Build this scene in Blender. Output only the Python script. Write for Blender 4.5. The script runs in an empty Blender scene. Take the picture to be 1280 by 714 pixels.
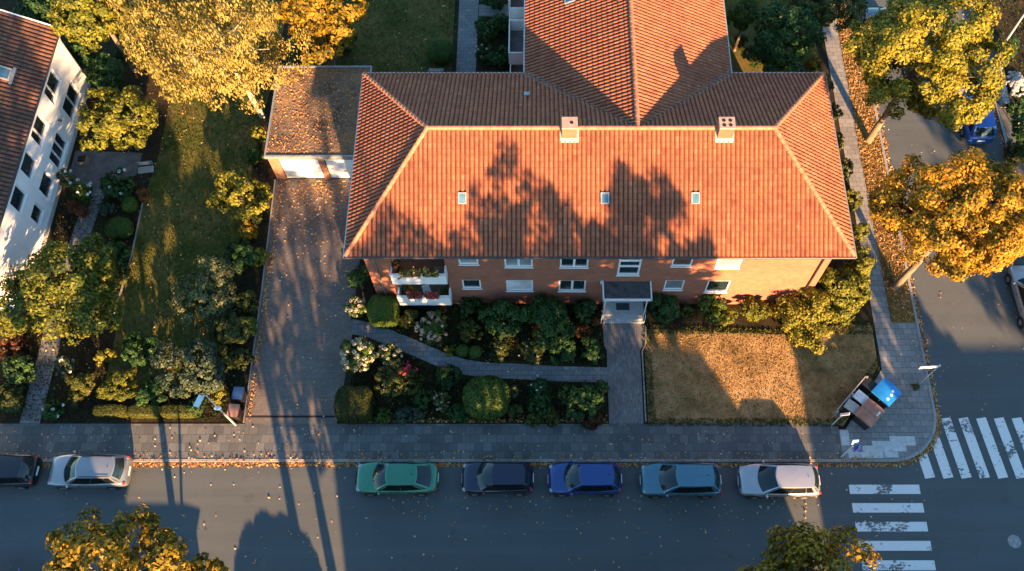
import bpy, bmesh, math, random
import numpy as np
from mathutils import Vector, Matrix, Euler

R = math.radians
C = bpy.context.scene.collection
scene = bpy.context.scene

# ------------------------------------------------------------------ camera model
F_PX, PPX, PPY, TILT, CAM_H = 1139.0, 675.0, 357.0, R(25.7), 51.0
CT, ST = math.cos(TILT), math.sin(TILT)

def P(u, v, z=0.0):
    """the point at height z seen at photo pixel (u, v)"""
    a, b = (u - PPX) / F_PX, (v - PPY) / F_PX
    dy, dz = ST - b * CT, -CT - b * ST
    t = (z - CAM_H) / dz
    return (a * t, dy * t, z), t

cam_d = bpy.data.cameras.new('camera')
cam = bpy.data.objects.new('camera', cam_d)
C.objects.link(cam)
cam.location = (0, 0, CAM_H)
cam.rotation_euler = (TILT, 0, 0)
cam_d.sensor_width = 36
cam_d.lens = F_PX / 1280 * 36
cam_d.shift_x = -(PPX - 640) / 1280
cam_d.clip_end = 2000
scene.camera = cam

# ------------------------------------------------------------------ light
SUN_DIR = Vector((-0.30, 1.0, -0.325)).normalized()      # the way the light travels
sd = bpy.data.lights.new('sun', 'SUN')
sd.energy = 5.0
sd.angle = R(0.6)
sd.color = (1.0, 0.58, 0.27)
so = bpy.data.objects.new('sun', sd)
C.objects.link(so)
so.location = (60, -150, 60)
so.rotation_euler = SUN_DIR.to_track_quat('-Z', 'Y').to_euler()
world = bpy.data.worlds.new('World')
scene.world = world
world.use_nodes = True
wn, wl = world.node_tree.nodes, world.node_tree.links
wn.clear()
sky = wn.new('ShaderNodeTexSky')
sky.sky_type = 'NISHITA'
sky.sun_disc = False
sky.sun_elevation = math.asin(-SUN_DIR.z)
sky.sun_rotation = math.atan2(-SUN_DIR.x, -SUN_DIR.y)
sky.ozone_density = 3.0
sky.dust_density = 0.3
tint = wn.new('ShaderNodeMixRGB')
tint.blend_type = 'MULTIPLY'
tint.inputs[0].default_value = 1.0
tint.inputs[2].default_value = (0.80, 0.92, 0.86, 1)
bg = wn.new('ShaderNodeBackground')
bg.inputs[1].default_value = 0.098
wo = wn.new('ShaderNodeOutputWorld')
wl.new(sky.outputs[0], tint.inputs[1])
wl.new(tint.outputs[0], bg.inputs[0])
wl.new(bg.outputs[0], wo.inputs[0])
vs = scene.view_settings
vs.view_transform = 'Standard'
vs.look = 'None'
vs.exposure = 2.52
vs.gamma = 1
scene.render.engine = 'CYCLES'
scene.cycles.use_denoising = True
scene.cycles.max_bounces = 5
scene.cycles.diffuse_bounces = 2
scene.cycles.glossy_bounces = 2
scene.cycles.transmission_bounces = 3
scene.cycles.caustics_reflective = False
scene.cycles.caustics_refractive = False

# ------------------------------------------------------------------ materials
MATS = {}

class NT:
    def __init__(self, name):
        self.m = bpy.data.materials.new(name)
        self.m.use_nodes = True
        self.t = self.m.node_tree
        self.b = self.t.nodes['Principled BSDF']
        self.out = self.t.nodes['Material Output']
        MATS[name] = self.m
    def n(self, typ, ins=None, **props):
        nd = self.t.nodes.new('ShaderNode' + typ)
        for k, v in props.items():
            setattr(nd, k, v)
        for k, v in (ins or {}).items():
            if isinstance(v, bpy.types.NodeSocket):
                self.t.links.new(v, nd.inputs[k])
            else:
                nd.inputs[k].default_value = v
        return nd
    def link(self, a, b):
        self.t.links.new(a, b)
    def pos(self):
        return self.n('NewGeometry').outputs['Position']
    def objc(self):
        return self.n('TexCoord').outputs['Object']
    def noise(self, vec, scale, detail=4, rough=0.55):
        return self.n('TexNoise', {'Vector': vec, 'Scale': scale, 'Detail': detail, 'Roughness': rough}).outputs['Fac']
    def ramp(self, fac, stops, interp='LINEAR'):
        r = self.n('ValToRGB', {'Fac': fac})
        cr = r.color_ramp
        cr.interpolation = interp
        while len(cr.elements) < len(stops):
            cr.elements.new(0.5)
        for e, (p, c) in zip(cr.elements, stops):
            e.position = p
            e.color = (*c, 1) if len(c) == 3 else c
        return r.outputs['Color']
    def mix(self, fac, a, b, mode='MIX'):
        nd = self.n('MixRGB', blend_type=mode)
        for i, v in enumerate((fac, a, b)):
            if isinstance(v, bpy.types.NodeSocket):
                self.link(v, nd.inputs[i])
            elif i == 0:
                nd.inputs[0].default_value = v
            else:
                nd.inputs[i].default_value = (*v, 1)
        return nd.outputs[0]
    def math(self, op, a, b=0.0):
        nd = self.n('Math', operation=op)
        for i, v in enumerate((a, b)):
            if isinstance(v, bpy.types.NodeSocket):
                self.link(v, nd.inputs[i])
            else:
                nd.inputs[i].default_value = v
        return nd.outputs[0]
    def bump(self, h, strength, dist=0.02):
        b = self.n('Bump', {'Height': h, 'Strength': strength, 'Distance': dist})
        self.link(b.outputs[0], self.b.inputs['Normal'])
    def col(self, c, rough=0.7, metal=0.0, spec=0.4):
        if isinstance(c, bpy.types.NodeSocket):
            self.link(c, self.b.inputs['Base Color'])
        else:
            self.b.inputs['Base Color'].default_value = (*c, 1)
        if isinstance(rough, bpy.types.NodeSocket):
            self.link(rough, self.b.inputs['Roughness'])
        else:
            self.b.inputs['Roughness'].default_value = rough
        self.b.inputs['Metallic'].default_value = metal
        self.b.inputs['Specular IOR Level'].default_value = spec
        return self.m

def plain(name, c, rough=0.6, metal=0.0, var=0.25, scale=6.0, spec=0.4, bump=0.0):
    if name in MATS:
        return MATS[name]
    t = NT(name)
    f = t.noise(t.objc(), scale, 5)
    lo = tuple(x * (1 - var) for x in c)
    hi = tuple(min(1, x * (1 + var)) for x in c)
    t.col(t.ramp(f, [(0.3, lo), (0.7, hi)]), rough, metal, spec)
    if bump:
        t.bump(t.noise(t.objc(), scale * 8, 3), bump)
    return t.m

def make_asphalt():
    t = NT('asphalt')
    p = t.pos()
    big = t.noise(p, 0.22, 4)
    fine = t.noise(p, 9.0, 6, 0.7)
    grit = t.noise(p, 60.0, 2, 0.7)
    c = t.ramp(big, [(0.3, (0.042, 0.054, 0.058)), (0.7, (0.064, 0.076, 0.078))])
    c = t.mix(t.ramp(fine, [(0.35, (0, 0, 0)), (0.75, (1, 1, 1))]), c, t.mix(0.35, c, (0.04, 0.042, 0.042)))
    c = t.mix(t.math('MULTIPLY', grit, 0.5), c, (0.11, 0.112, 0.108))
    vor = t.n('TexVoronoi', {'Vector': t.mix(0.12, p, t.n('TexNoise', {'Vector': p, 'Scale': 0.8}).outputs['Color']), 'Scale': 0.16}, feature='DISTANCE_TO_EDGE').outputs['Distance']
    crack = t.ramp(vor, [(0.0, (1, 1, 1)), (0.006, (0, 0, 0))])
    c = t.mix(t.math('MULTIPLY', crack, 0.22), c, (0.05, 0.05, 0.05))
    lane = t.noise(t.n('Mapping', {'Vector': p, 'Scale': (0.05, 1.1, 1)}).outputs[0], 1.0, 4, 0.6)
    c = t.mix(t.ramp(lane, [(0.42, (0, 0, 0)), (0.62, (0.45,) * 3)]), c, (0.085, 0.095, 0.098))
    stain = t.ramp(t.noise(p, 0.9, 5, 0.65), [(0.58, (0, 0, 0)), (0.72, (1, 1, 1))])
    c = t.mix(t.math('MULTIPLY', stain, 0.4), c, (0.035, 0.037, 0.037))
    t.col(c, t.ramp(fine, [(0.3, (0.62,) * 3), (0.7, (0.85,) * 3)]), 0, 0.35)
    t.bump(t.math('ADD', grit, fine), 0.25, 0.02)
make_asphalt()

def make_slabs(name, w, h, c1, c2, mortar, off=0.5, patch=0.5, rot=0.0):
    t = NT(name)
    mp = t.n('Mapping', {'Vector': t.pos(), 'Rotation': (0, 0, rot)})
    v = mp.outputs[0]
    br = t.n('TexBrick', {'Vector': v, 'Color1': (*c1, 1), 'Color2': (*c2, 1), 'Mortar': (*mortar, 1), 'Scale': 1.0,
                          'Mortar Size': 0.012 if w > 0.3 else 0.008, 'Mortar Smooth': 0.2, 'Bias': -0.15, 'Brick Width': w, 'Row Height': h}, offset=off)
    c = br.outputs['Color']
    big = t.noise(t.pos(), 0.5, 5, 0.6)
    c = t.mix(t.ramp(big, [(0.35, (0, 0, 0)), (0.7, (patch,) * 3)]), c, t.mix(1.0, c, (0.5, 0.5, 0.52), 'MULTIPLY'))
    dirt = t.noise(t.pos(), 7.0, 6, 0.7)
    c = t.mix(t.ramp(dirt, [(0.45, (0, 0, 0)), (0.75, (0.5,) * 3)]), c, (0.085, 0.075, 0.065))
    t.col(c, 0.8, 0, 0.3)
    t.bump(t.math('ADD', t.math('MULTIPLY', br.outputs['Fac'], -1.0), t.math('MULTIPLY', dirt, 0.6)), 0.4, 0.015)
make_slabs('paving_slabs', 0.5, 0.5, (0.085, 0.092, 0.092), (0.155, 0.155, 0.148), (0.05, 0.05, 0.05), 0.5, 0.6)
make_slabs('corner_slabs', 0.5, 0.36, (0.20, 0.195, 0.19), (0.29, 0.275, 0.26), (0.08, 0.075, 0.07), 0.5, 0.5)
make_slabs('block_paving', 0.22, 0.11, (0.145, 0.122, 0.105), (0.19, 0.162, 0.142), (0.085, 0.073, 0.064), 0.5, 0.7)
make_slabs('path_blocks', 0.22, 0.11, (0.15, 0.145, 0.145), (0.235, 0.225, 0.215), (0.06, 0.06, 0.055), 0.5, 0.6, R(90))
make_slabs('path_slabs', 0.45, 0.3, (0.15, 0.155, 0.16), (0.22, 0.22, 0.215), (0.06, 0.06, 0.06), 0.5, 0.5)
make_slabs('kerb_stone', 0.9, 3.0, (0.24, 0.23, 0.22), (0.31, 0.30, 0.285), (0.08, 0.08, 0.08), 0.0, 0.4)

def make_ground(name, stops, scales=(0.35, 3.0, 25.0), bump=0.6):
    t = NT(name)
    p = t.pos()
    a = t.noise(p, scales[0], 5, 0.6)
    b = t.noise(p, scales[1], 6, 0.7)
    d = t.noise(p, scales[2], 4, 0.7)
    f = t.math('ADD', t.math('MULTIPLY', a, 0.5), t.math('ADD', t.math('MULTIPLY', b, 0.3), t.math('MULTIPLY', d, 0.2)))
    t.col(t.ramp(f, stops), 0.95, 0, 0.1)
    t.bump(t.math('ADD', b, d), bump, 0.08)
make_ground('dry_lawn', [(0.36, (0.10, 0.075, 0.026)), (0.44, (0.20, 0.125, 0.048)), (0.52, (0.32, 0.195, 0.08)), (0.60, (0.40, 0.265, 0.12)), (0.68, (0.45, 0.33, 0.17))], (0.55, 1.8, 11.0), 1.0)
make_ground('green_lawn', [(0.38, (0.028, 0.045, 0.009)), (0.48, (0.075, 0.08, 0.018)), (0.57, (0.13, 0.10, 0.032)), (0.68, (0.17, 0.11, 0.04))])
make_ground('verge_grass', [(0.38, (0.06, 0.045, 0.012)), (0.48, (0.20, 0.11, 0.03)), (0.6, (0.30, 0.18, 0.06))])
make_ground('soil', [(0.4, (0.012, 0.010, 0.006)), (0.5, (0.028, 0.022, 0.012)), (0.64, (0.06, 0.04, 0.02))])
make_ground('far_ground', [(0.4, (0.03, 0.035, 0.012)), (0.6, (0.08, 0.07, 0.03))])
make_ground('leafy_gravel', [(0.40, (0.07, 0.055, 0.045)), (0.5, (0.17, 0.13, 0.10)), (0.6, (0.30, 0.19, 0.10))], (0.5, 5.0, 14.0), 1.0)

def make_tiles(name, base, dark, light, moss):
    t = NT(name)
    uv = t.n('TexCoord').outputs['UV']
    fl = t.n('VectorMath', {0: uv}, operation='FLOOR').outputs[0]
    w = t.n('TexWhiteNoise', {'Vector': fl}, noise_dimensions='2D').outputs['Value']
    c = t.ramp(w, [(0.0, dark), (0.12, base), (0.85, base), (1.0, light)])
    p = t.pos()
    s = t.noise(p, 0.55, 6, 0.65)
    c = t.mix(t.ramp(s, [(0.42, (0, 0, 0)), (0.68, (0.55,) * 3)]), c, moss)
    md = t.noise(p, 2.6, 5, 0.7)
    c = t.mix(t.ramp(md, [(0.46, (0, 0, 0)), (0.66, (0.7,) * 3)]), c, t.mix(1.0, c, (0.55, 0.5, 0.5), 'MULTIPLY'))
    sp = t.noise(p, 11.0, 4, 0.7)
    c = t.mix(t.ramp(sp, [(0.50, (0, 0, 0)), (0.70, (0.75,) * 3)]), c, dark)
    fr = t.n('SeparateXYZ', {0: t.n('VectorMath', {0: uv}, operation='FRACTION').outputs[0]})
    groove = t.ramp(fr.outputs[0], [(0.56, (0, 0, 0)), (0.66, (1, 1, 1)), (0.84, (1, 1, 1)), (0.93, (0, 0, 0))])
    lip = t.ramp(fr.outputs[1], [(0.05, (1, 1, 1)), (0.14, (0, 0, 0))])
    gf = t.math('MULTIPLY', groove, t.math('ADD', 0.5, t.math('MULTIPLY', t.noise(p, 1.7, 5, 0.6), 0.8)))
    c = t.mix(gf, c, tuple(x * 0.30 for x in dark))
    c = t.mix(t.math('MULTIPLY', lip, 0.6), c, tuple(x * 0.5 for x in dark))
    t.col(c, 0.8, 0, 0.12)
    t.bump(sp, 0.2, 0.01)
make_tiles('clay_tiles', (0.325, 0.115, 0.058), (0.235, 0.076, 0.043), (0.385, 0.152, 0.08), (0.21, 0.068, 0.043))
make_tiles('brown_tiles', (0.15, 0.075, 0.05), (0.10, 0.05, 0.04), (0.20, 0.10, 0.065), (0.09, 0.055, 0.042))

def make_brick(name, c1, c2, mortar):
    t = NT(name)
    x = t.n('SeparateXYZ', {0: t.objc()})
    v = t.n('CombineXYZ', {0: t.math('ADD', x.outputs[0], x.outputs[1]), 1: x.outputs[2], 2: 0.0}).outputs[0]
    br = t.n('TexBrick', {'Vector': v, 'Color1': (*c1, 1), 'Color2': (*c2, 1), 'Mortar': (*mortar, 1), 'Scale': 1.0, 'Mortar Size': 0.008,
                          'Bias': 0.0, 'Brick Width': 0.25, 'Row Height': 0.083})
    c = br.outputs['Color']
    big = t.noise(t.pos(), 0.8, 5, 0.6)
    c = t.mix(t.ramp(big, [(0.4, (0, 0, 0)), (0.7, (0.35,) * 3)]), c, (0.15, 0.055, 0.036))
    t.col(c, 0.85, 0, 0.25)
    t.bump(br.outputs['Fac'], -0.3, 0.01)
make_brick('red_brick', (0.275, 0.088, 0.050), (0.37, 0.135, 0.076), (0.27, 0.155, 0.105))
make_brick('chimney_brick', (0.15, 0.085, 0.048), (0.20, 0.115, 0.065), (0.19, 0.13, 0.09))
make_brick('garage_brick', (0.24, 0.09, 0.05), (0.33, 0.14, 0.08), (0.34, 0.25, 0.18))

def make_plaster(name, c, streak=0.5):
    t = NT(name)
    s = t.n('Mapping', {'Vector': t.pos(), 'Scale': (2.0, 2.0, 0.25)}).outputs[0]
    st = t.noise(s, 1.0, 5, 0.6)
    d = tuple(x * 0.78 for x in c)
    t.col(t.mix(t.ramp(st, [(0.45, (0, 0, 0)), (0.75, (streak,) * 3)]), c, d), 0.85, 0, 0.3)
    t.bump(t.noise(t.pos(), 30, 3), 0.1, 0.01)
make_plaster('white_plaster', (0.86, 0.86, 0.86), 0.3)
make_plaster('balcony_white', (0.76, 0.74, 0.70))
make_plaster('concrete', (0.36, 0.35, 0.335), 0.9)
make_plaster('grey_plaster', (0.42, 0.41, 0.40))

def make_leaf(name, stops, trans=0.3):
    t = NT(name)
    at = t.n('Attribute', attribute_name='tint').outputs['Fac']
    c = t.ramp(at, stops)
    t.col(c, 0.6, 0, 0.25)
    tr = t.n('BsdfTranslucent')
    t.link(c, tr.inputs[0])
    mx = t.n('MixShader', {0: trans})
    t.link(t.b.outputs[0], mx.inputs[1])
    t.link(tr.outputs[0], mx.inputs[2])
    t.link(mx.outputs[0], t.out.inputs[0])
    return t.m
make_leaf('leaf_dark', [(0.0, (0.009, 0.026, 0.008)), (0.5, (0.022, 0.064, 0.015)), (1.0, (0.06, 0.12, 0.024))], 0.2)
make_leaf('leaf_green', [(0.0, (0.02, 0.042, 0.009)), (0.5, (0.056, 0.105, 0.015)), (1.0, (0.125, 0.17, 0.024))])
make_leaf('leaf_moss', [(0.0, (0.03, 0.035, 0.008)), (0.5, (0.065, 0.075, 0.012)), (1.0, (0.12, 0.12, 0.02))])
make_leaf('leaf_yellowgreen', [(0.0, (0.03, 0.05, 0.008)), (0.45, (0.12, 0.135, 0.014)), (1.0, (0.27, 0.23, 0.025))])
make_leaf('leaf_gold', [(0.0, (0.06, 0.055, 0.008)), (0.35, (0.22, 0.15, 0.012)), (0.75, (0.42, 0.24, 0.016)), (1.0, (0.48, 0.22, 0.014))], 0.35)
make_leaf('leaf_lime', [(0.0, (0.03, 0.04, 0.007)), (0.3, (0.11, 0.125, 0.013)), (0.7, (0.30, 0.245, 0.02)), (1.0, (0.42, 0.30, 0.022))], 0.35)
make_leaf('leaf_autumn', [(0.0, (0.05, 0.05, 0.009)), (0.3, (0.14, 0.11, 0.012)), (0.65, (0.37, 0.215, 0.015)), (1.0, (0.47, 0.21, 0.013))], 0.35)
make_leaf('leaf_birch', [(0.0, (0.09, 0.085, 0.018)), (0.4, (0.25, 0.205, 0.045)), (1.0, (0.42, 0.31, 0.085))], 0.35)
make_leaf('leaf_teal', [(0.0, (0.015, 0.03, 0.02)), (0.5, (0.045, 0.075, 0.045)), (1.0, (0.13, 0.15, 0.07))])
make_leaf('leaf_pale', [(0.0, (0.035, 0.05, 0.02)), (0.5, (0.10, 0.12, 0.045)), (1.0, (0.24, 0.23, 0.09))])
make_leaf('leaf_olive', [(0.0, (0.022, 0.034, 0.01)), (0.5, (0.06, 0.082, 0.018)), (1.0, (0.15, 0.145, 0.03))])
make_leaf('leaf_russet', [(0.0, (0.03, 0.014, 0.008)), (0.5, (0.11, 0.04, 0.015)), (1.0, (0.26, 0.10, 0.02))])
make_leaf('petal_cream', [(0.0, (0.32, 0.30, 0.17)), (0.5, (0.52, 0.46, 0.30)), (1.0, (0.62, 0.50, 0.40))], 0.15)
make_leaf('petal_pink', [(0.0, (0.40, 0.26, 0.18)), (0.5, (0.55, 0.36, 0.29)), (1.0, (0.62, 0.50, 0.40))], 0.15)
make_leaf('petal_red', [(0.0, (0.40, 0.03, 0.05)), (1.0, (0.55, 0.06, 0.08))], 0.15)
make_leaf('petal_white', [(0.0, (0.6, 0.6, 0.55)), (1.0, (0.75, 0.74, 0.7))], 0.15)
make_leaf('litter_orange', [(0.0, (0.20, 0.075, 0.02)), (0.4, (0.42, 0.18, 0.05)), (0.75, (0.55, 0.29, 0.09)), (1.0, (0.60, 0.45, 0.25))], 0.1)
make_leaf('litter_pale', [(0.0, (0.34, 0.17, 0.06)), (0.5, (0.46, 0.28, 0.13)), (1.0, (0.58, 0.44, 0.28))], 0.1)
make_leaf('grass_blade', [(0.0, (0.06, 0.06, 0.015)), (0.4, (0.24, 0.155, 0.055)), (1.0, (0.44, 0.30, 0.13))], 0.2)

def make_bark(name, a, b, sc=6):
    t = NT(name)
    s = t.n('Mapping', {'Vector': t.objc(), 'Scale': (sc, sc, sc * 0.3)}).outputs[0]
    f = t.noise(s, 1.5, 5, 0.7)
    t.col(t.ramp(f, [(0.35, a), (0.6, b)]), 0.9, 0, 0.2)
    t.bump(f, 0.5, 0.03)
make_bark('bark', (0.10, 0.075, 0.05), (0.24, 0.18, 0.12))
make_bark('bark_pale', (0.20, 0.16, 0.12), (0.55, 0.48, 0.38), 3)

def glassy(name, c, rough=0.06):
    t = NT(name)
    f = t.noise(t.pos(), 0.7, 2)
    t.col(t.ramp(f, [(0.4, c), (0.6, tuple(x * 1.6 for x in c))]), rough, 0, 0.9)
    return t.m
glassy('window_glass', (0.012, 0.022, 0.026))
glassy('curtain_glass', (0.16, 0.18, 0.18), 0.25)
glassy('shutter', (0.42, 0.42, 0.42), 0.5)
glassy('car_glass', (0.008, 0.016, 0.02), 0.05)
MATS['car_glass'].node_tree.nodes['Principled BSDF'].inputs['Specular IOR Level'].default_value = 0.45
glassy('car_side_glass', (0.004, 0.006, 0.007), 0.12)
MATS['car_side_glass'].node_tree.nodes['Principled BSDF'].inputs['Specular IOR Level'].default_value = 0.25
glassy('skylight_glass', (0.05, 0.12, 0.16), 0.05)
plain('frame_white', (0.75, 0.74, 0.72), 0.4, 0, 0.05)
plain('garage_white', (0.74, 0.73, 0.70), 0.5, 0, 0.04, 2)
plain('sill_grey', (0.42, 0.40, 0.38), 0.7)
plain('gutter_metal', (0.30, 0.33, 0.35), 0.45, 0.5)
plain('gutter_dark', (0.06, 0.055, 0.055), 0.5, 0.3)
plain('flashing_teal', (0.05, 0.15, 0.17), 0.45, 0.4, 0.4, 3)
plain('flashing_white', (0.34, 0.31, 0.27), 0.6, 0, 0.2, 4)
plain('bitumen', (0.055, 0.055, 0.058), 0.75, 0, 0.5, 2.5)
plain('floor_brown', (0.14, 0.075, 0.055), 0.7, 0, 0.2, 3)
plain('floor_grey', (0.16, 0.13, 0.13), 0.7, 0, 0.2, 3)
plain('black_hole', (0.008, 0.008, 0.008), 0.9)
plain('mat_dark', (0.03, 0.038, 0.045), 0.95)
plain('lamp_grey', (0.52, 0.52, 0.50), 0.4, 0.3, 0.1)
plain('lamp_lens', (0.55, 0.60, 0.62), 0.15, 0, 0.05)
plain('sign_white', (0.72, 0.72, 0.70), 0.4, 0, 0.06)
plain('sign_blue', (0.02, 0.05, 0.30), 0.35, 0, 0.05)
plain('bin_dark', (0.018, 0.018, 0.02), 0.5, 0, 0.3)
plain('bin_blue', (0.012, 0.19, 0.52), 0.45, 0, 0.12, 3)
plain('bin_navy', (0.015, 0.045, 0.13), 0.45, 0, 0.12, 3)
plain('bin_brown', (0.30, 0.145, 0.095), 0.55, 0, 0.25, 3)
plain('wood', (0.20, 0.14, 0.09), 0.8, 0, 0.3, 8)
plain('wood_grey', (0.26, 0.25, 0.23), 0.85, 0, 0.3, 8)
plain('stone_grey', (0.27, 0.26, 0.25), 0.9, 0, 0.35, 7, 0.3, 0.4)
plain('tyre', (0.015, 0.015, 0.016), 0.85)
plain('rim', (0.42, 0.42, 0.43), 0.3, 0.8, 0.1)
plain('black_trim', (0.012, 0.012, 0.013), 0.4)
plain('lens_clear', (0.30, 0.32, 0.33), 0.1, 0, 0.1)
plain('lens_red', (0.42, 0.02, 0.015), 0.15, 0, 0.1)
plain('plate_white', (0.7, 0.7, 0.68), 0.4, 0, 0.05)
plain('sign_sky_blue', (0.30, 0.55, 0.75), 0.4, 0, 0.12)
plain('iron', (0.10, 0.095, 0.09), 0.6, 0.6, 0.3, 12)
plain('patio_stone', (0.10, 0.095, 0.09), 0.85, 0, 0.3, 2)
plain('pot_terracotta', (0.34, 0.14, 0.07), 0.8)
plain('box_white', (0.62, 0.60, 0.57), 0.6)
plain('cap_concrete', (0.33, 0.23, 0.17), 0.8, 0, 0.2, 4)

def make_marking():
    t = NT('road_paint')
    p = t.pos()
    w = t.n('Mapping', {'Vector': p, 'Scale': (1.0, 1.6, 1.0)}).outputs[0]
    f = t.math('ADD', t.math('MULTIPLY', t.noise(p, 0.75, 2, 0.5), 0.55), t.math('MULTIPLY', t.noise(w, 4.5, 5, 0.65), 0.45))
    worn = t.ramp(f, [(0.545, (0, 0, 0)), (0.57, (1, 1, 1))])
    c = t.mix(t.noise(p, 8.0, 5, 0.7), (0.50, 0.49, 0.47), (0.72, 0.71, 0.69))
    t.col(t.mix(worn, c, (0.12, 0.12, 0.122)), 0.7, 0, 0.3)
make_marking()

def paint(name, c, metal=0.35):
    t = NT(name)
    f = t.noise(t.objc(), 3.0, 3)
    t.col(t.ramp(f, [(0.3, tuple(x * 0.92 for x in c)), (0.7, c)]), 0.32, metal, 0.5)
    t.b.inputs['Coat Weight'].default_value = 0.8
    t.b.inputs['Coat Roughness'].default_value = 0.05
    return t.m

# ------------------------------------------------------------------ mesh helpers
def M4(loc=(0, 0, 0), rz=0.0, rx=0.0, ry=0.0):
    return Matrix.Translation(loc) @ Euler((rx, ry, rz)).to_matrix().to_4x4()

class MB:
    def __init__(self):
        self.v, self.f, self.sm = [], [], []
    def add(self, vs, fs, M=None, smooth=False):
        o = len(self.v)
        self.v += [tuple(M @ Vector(p)) if M is not None else tuple(p) for p in vs]
        self.f += [tuple(i + o for i in q) for q in fs]
        self.sm += [smooth] * len(fs)
        return self
    def box(self, x0, x1, y0, y1, z0, z1, M=None):
        v = [(x0, y0, z0), (x1, y0, z0), (x1, y1, z0), (x0, y1, z0), (x0, y0, z1), (x1, y0, z1), (x1, y1, z1), (x0, y1, z1)]
        return self.add(v, [(3, 2, 1, 0), (4, 5, 6, 7), (0, 1, 5, 4), (1, 2, 6, 5), (2, 3, 7, 6), (3, 0, 4, 7)], M)
    def prism(self, poly, z0, z1, M=None):
        n = len(poly)
        area = sum(poly[i][0] * poly[(i + 1) % n][1] - poly[(i + 1) % n][0] * poly[i][1] for i in range(n))
        if area < 0:
            poly = poly[::-1]
        v = [(x, y, z0) for x, y in poly] + [(x, y, z1) for x, y in poly]
        f = [tuple(range(n))[::-1], tuple(range(n, 2 * n))] + [(i, (i + 1) % n, n + (i + 1) % n, n + i) for i in range(n)]
        return self.add(v, f, M)
    def tube(self, pts, rad, n=8, caps=True, M=None):
        pts = [Vector(p) for p in pts]
        if not isinstance(rad, (list, tuple)):
            rad = [rad] * len(pts)
        vs, fs = [], []
        for i, p in enumerate(pts):
            d = (pts[min(i + 1, len(pts) - 1)] - pts[max(i - 1, 0)]).normalized()
            a = d.cross(Vector((0, 0, 1)) if abs(d.z) < 0.95 else Vector((0, 1, 0))).normalized()
            b = d.cross(a)
            for k in range(n):
                t = 2 * math.pi * k / n
                vs.append(p + (a * math.cos(t) + b * math.sin(t)) * rad[i])
        for i in range(len(pts) - 1):
            for k in range(n):
                k2 = (k + 1) % n
                fs.append((i * n + k, i * n + k2, (i + 1) * n + k2, (i + 1) * n + k))
        self.add(vs, fs, M, True)
        if caps:
            self.add(vs[:n], [tuple(range(n))], M)
            self.add(vs[-n:], [tuple(range(n))[::-1]], M)
        return self
    def ball(self, c, r, seg=10, rings=7, M=None):
        r = (r, r, r) if not isinstance(r, tuple) else r
        vs, fs = [], []
        for i in range(rings + 1):
            th = math.pi * i / rings
            for k in range(seg):
                ph = 2 * math.pi * k / seg
                vs.append((c[0] + r[0] * math.sin(th) * math.cos(ph), c[1] + r[1] * math.sin(th) * math.sin(ph), c[2] + r[2] * math.cos(th)))
        for i in range(rings):
            for k in range(seg):
                k2 = (k + 1) % seg
                fs.append((i * seg + k, (i + 1) * seg + k, (i + 1) * seg + k2, i * seg + k2))
        return self.add(vs, fs, M, True)
    def grid(self, fn, nu, nv, flip=False):
        vs = [fn(i / nu, j / nv) for j in range(nv + 1) for i in range(nu + 1)]
        w = nu + 1
        fs = []
        for j in range(nv):
            for i in range(nu):
                q = (j * w + i, j * w + i + 1, (j + 1) * w + i + 1, (j + 1) * w + i)
                fs.append(q[::-1] if flip else q)
        return self.add(vs, fs, None, True)
    def build(self, name, m, parent=None, loc=(0, 0, 0), rz=0.0, bevel=0.0, subsurf=0):
        me = bpy.data.meshes.new(name)
        me.from_pydata(self.v, [], self.f)
        me.polygons.foreach_set('use_smooth', self.sm)
        me.materials.append(MATS[m] if isinstance(m, str) else m)
        me.update()
        o = bpy.data.objects.new(name, me)
        C.objects.link(o)
        o.location = loc
        o.rotation_euler = (0, 0, rz)
        if parent:
            o.parent = parent
        if bevel:
            b = o.modifiers.new('bevel', 'BEVEL')
            b.width = bevel
            b.segments = 2
            b.limit_method = 'ANGLE'
        if subsurf:
            s = o.modifiers.new('subsurf', 'SUBSURF')
            s.levels = s.render_levels = subsurf
        return o

def tag(o, label=None, cat=None, group=None, kind=None):
    if label: o['label'] = label
    if cat: o['category'] = cat
    if group: o['group'] = group
    if kind: o['kind'] = kind
    return o

def thing(name, label, cat, loc=(0, 0, 0), rz=0.0, group=None):
    o = bpy.data.objects.new(name, None)
    C.objects.link(o)
    o.location = loc
    o.rotation_euler = (0, 0, rz)
    o.empty_display_size = 0.3
    return tag(o, label, cat, group)

def struct(name, poly, z0, z1, m):
    return tag(MB().prism(poly, z0, z1).build(name, m), kind='structure')

def mesh_np(name, verts, nq, mat, parent=None, tint=None, loc=(0, 0, 0)):
    """quads given as consecutive groups of four vertices"""
    me = bpy.data.meshes.new(name)
    nv = nq * 4
    me.vertices.add(nv)
    me.vertices.foreach_set('co', verts.astype(np.float32).ravel())
    me.loops.add(nv)
    me.loops.foreach_set('vertex_index', np.arange(nv, dtype=np.int32))
    me.polygons.add(nq)
    me.polygons.foreach_set('loop_start', np.arange(0, nv, 4, dtype=np.int32))
    me.polygons.foreach_set('loop_total', np.full(nq, 4, dtype=np.int32))
    me.update(calc_edges=True)
    if tint is not None:
        a = me.attributes.new('tint', 'FLOAT', 'FACE')
        a.data.foreach_set('value', np.clip(tint, 0, 1).astype(np.float32))
    me.materials.append(MATS[mat] if isinstance(mat, str) else mat)
    o = bpy.data.objects.new(name, me)
    C.objects.link(o)
    o.location = loc
    if parent:
        o.parent = parent
    return o

def unit(a):
    return a / np.maximum(np.linalg.norm(a, axis=1, keepdims=True), 1e-9)

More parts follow.
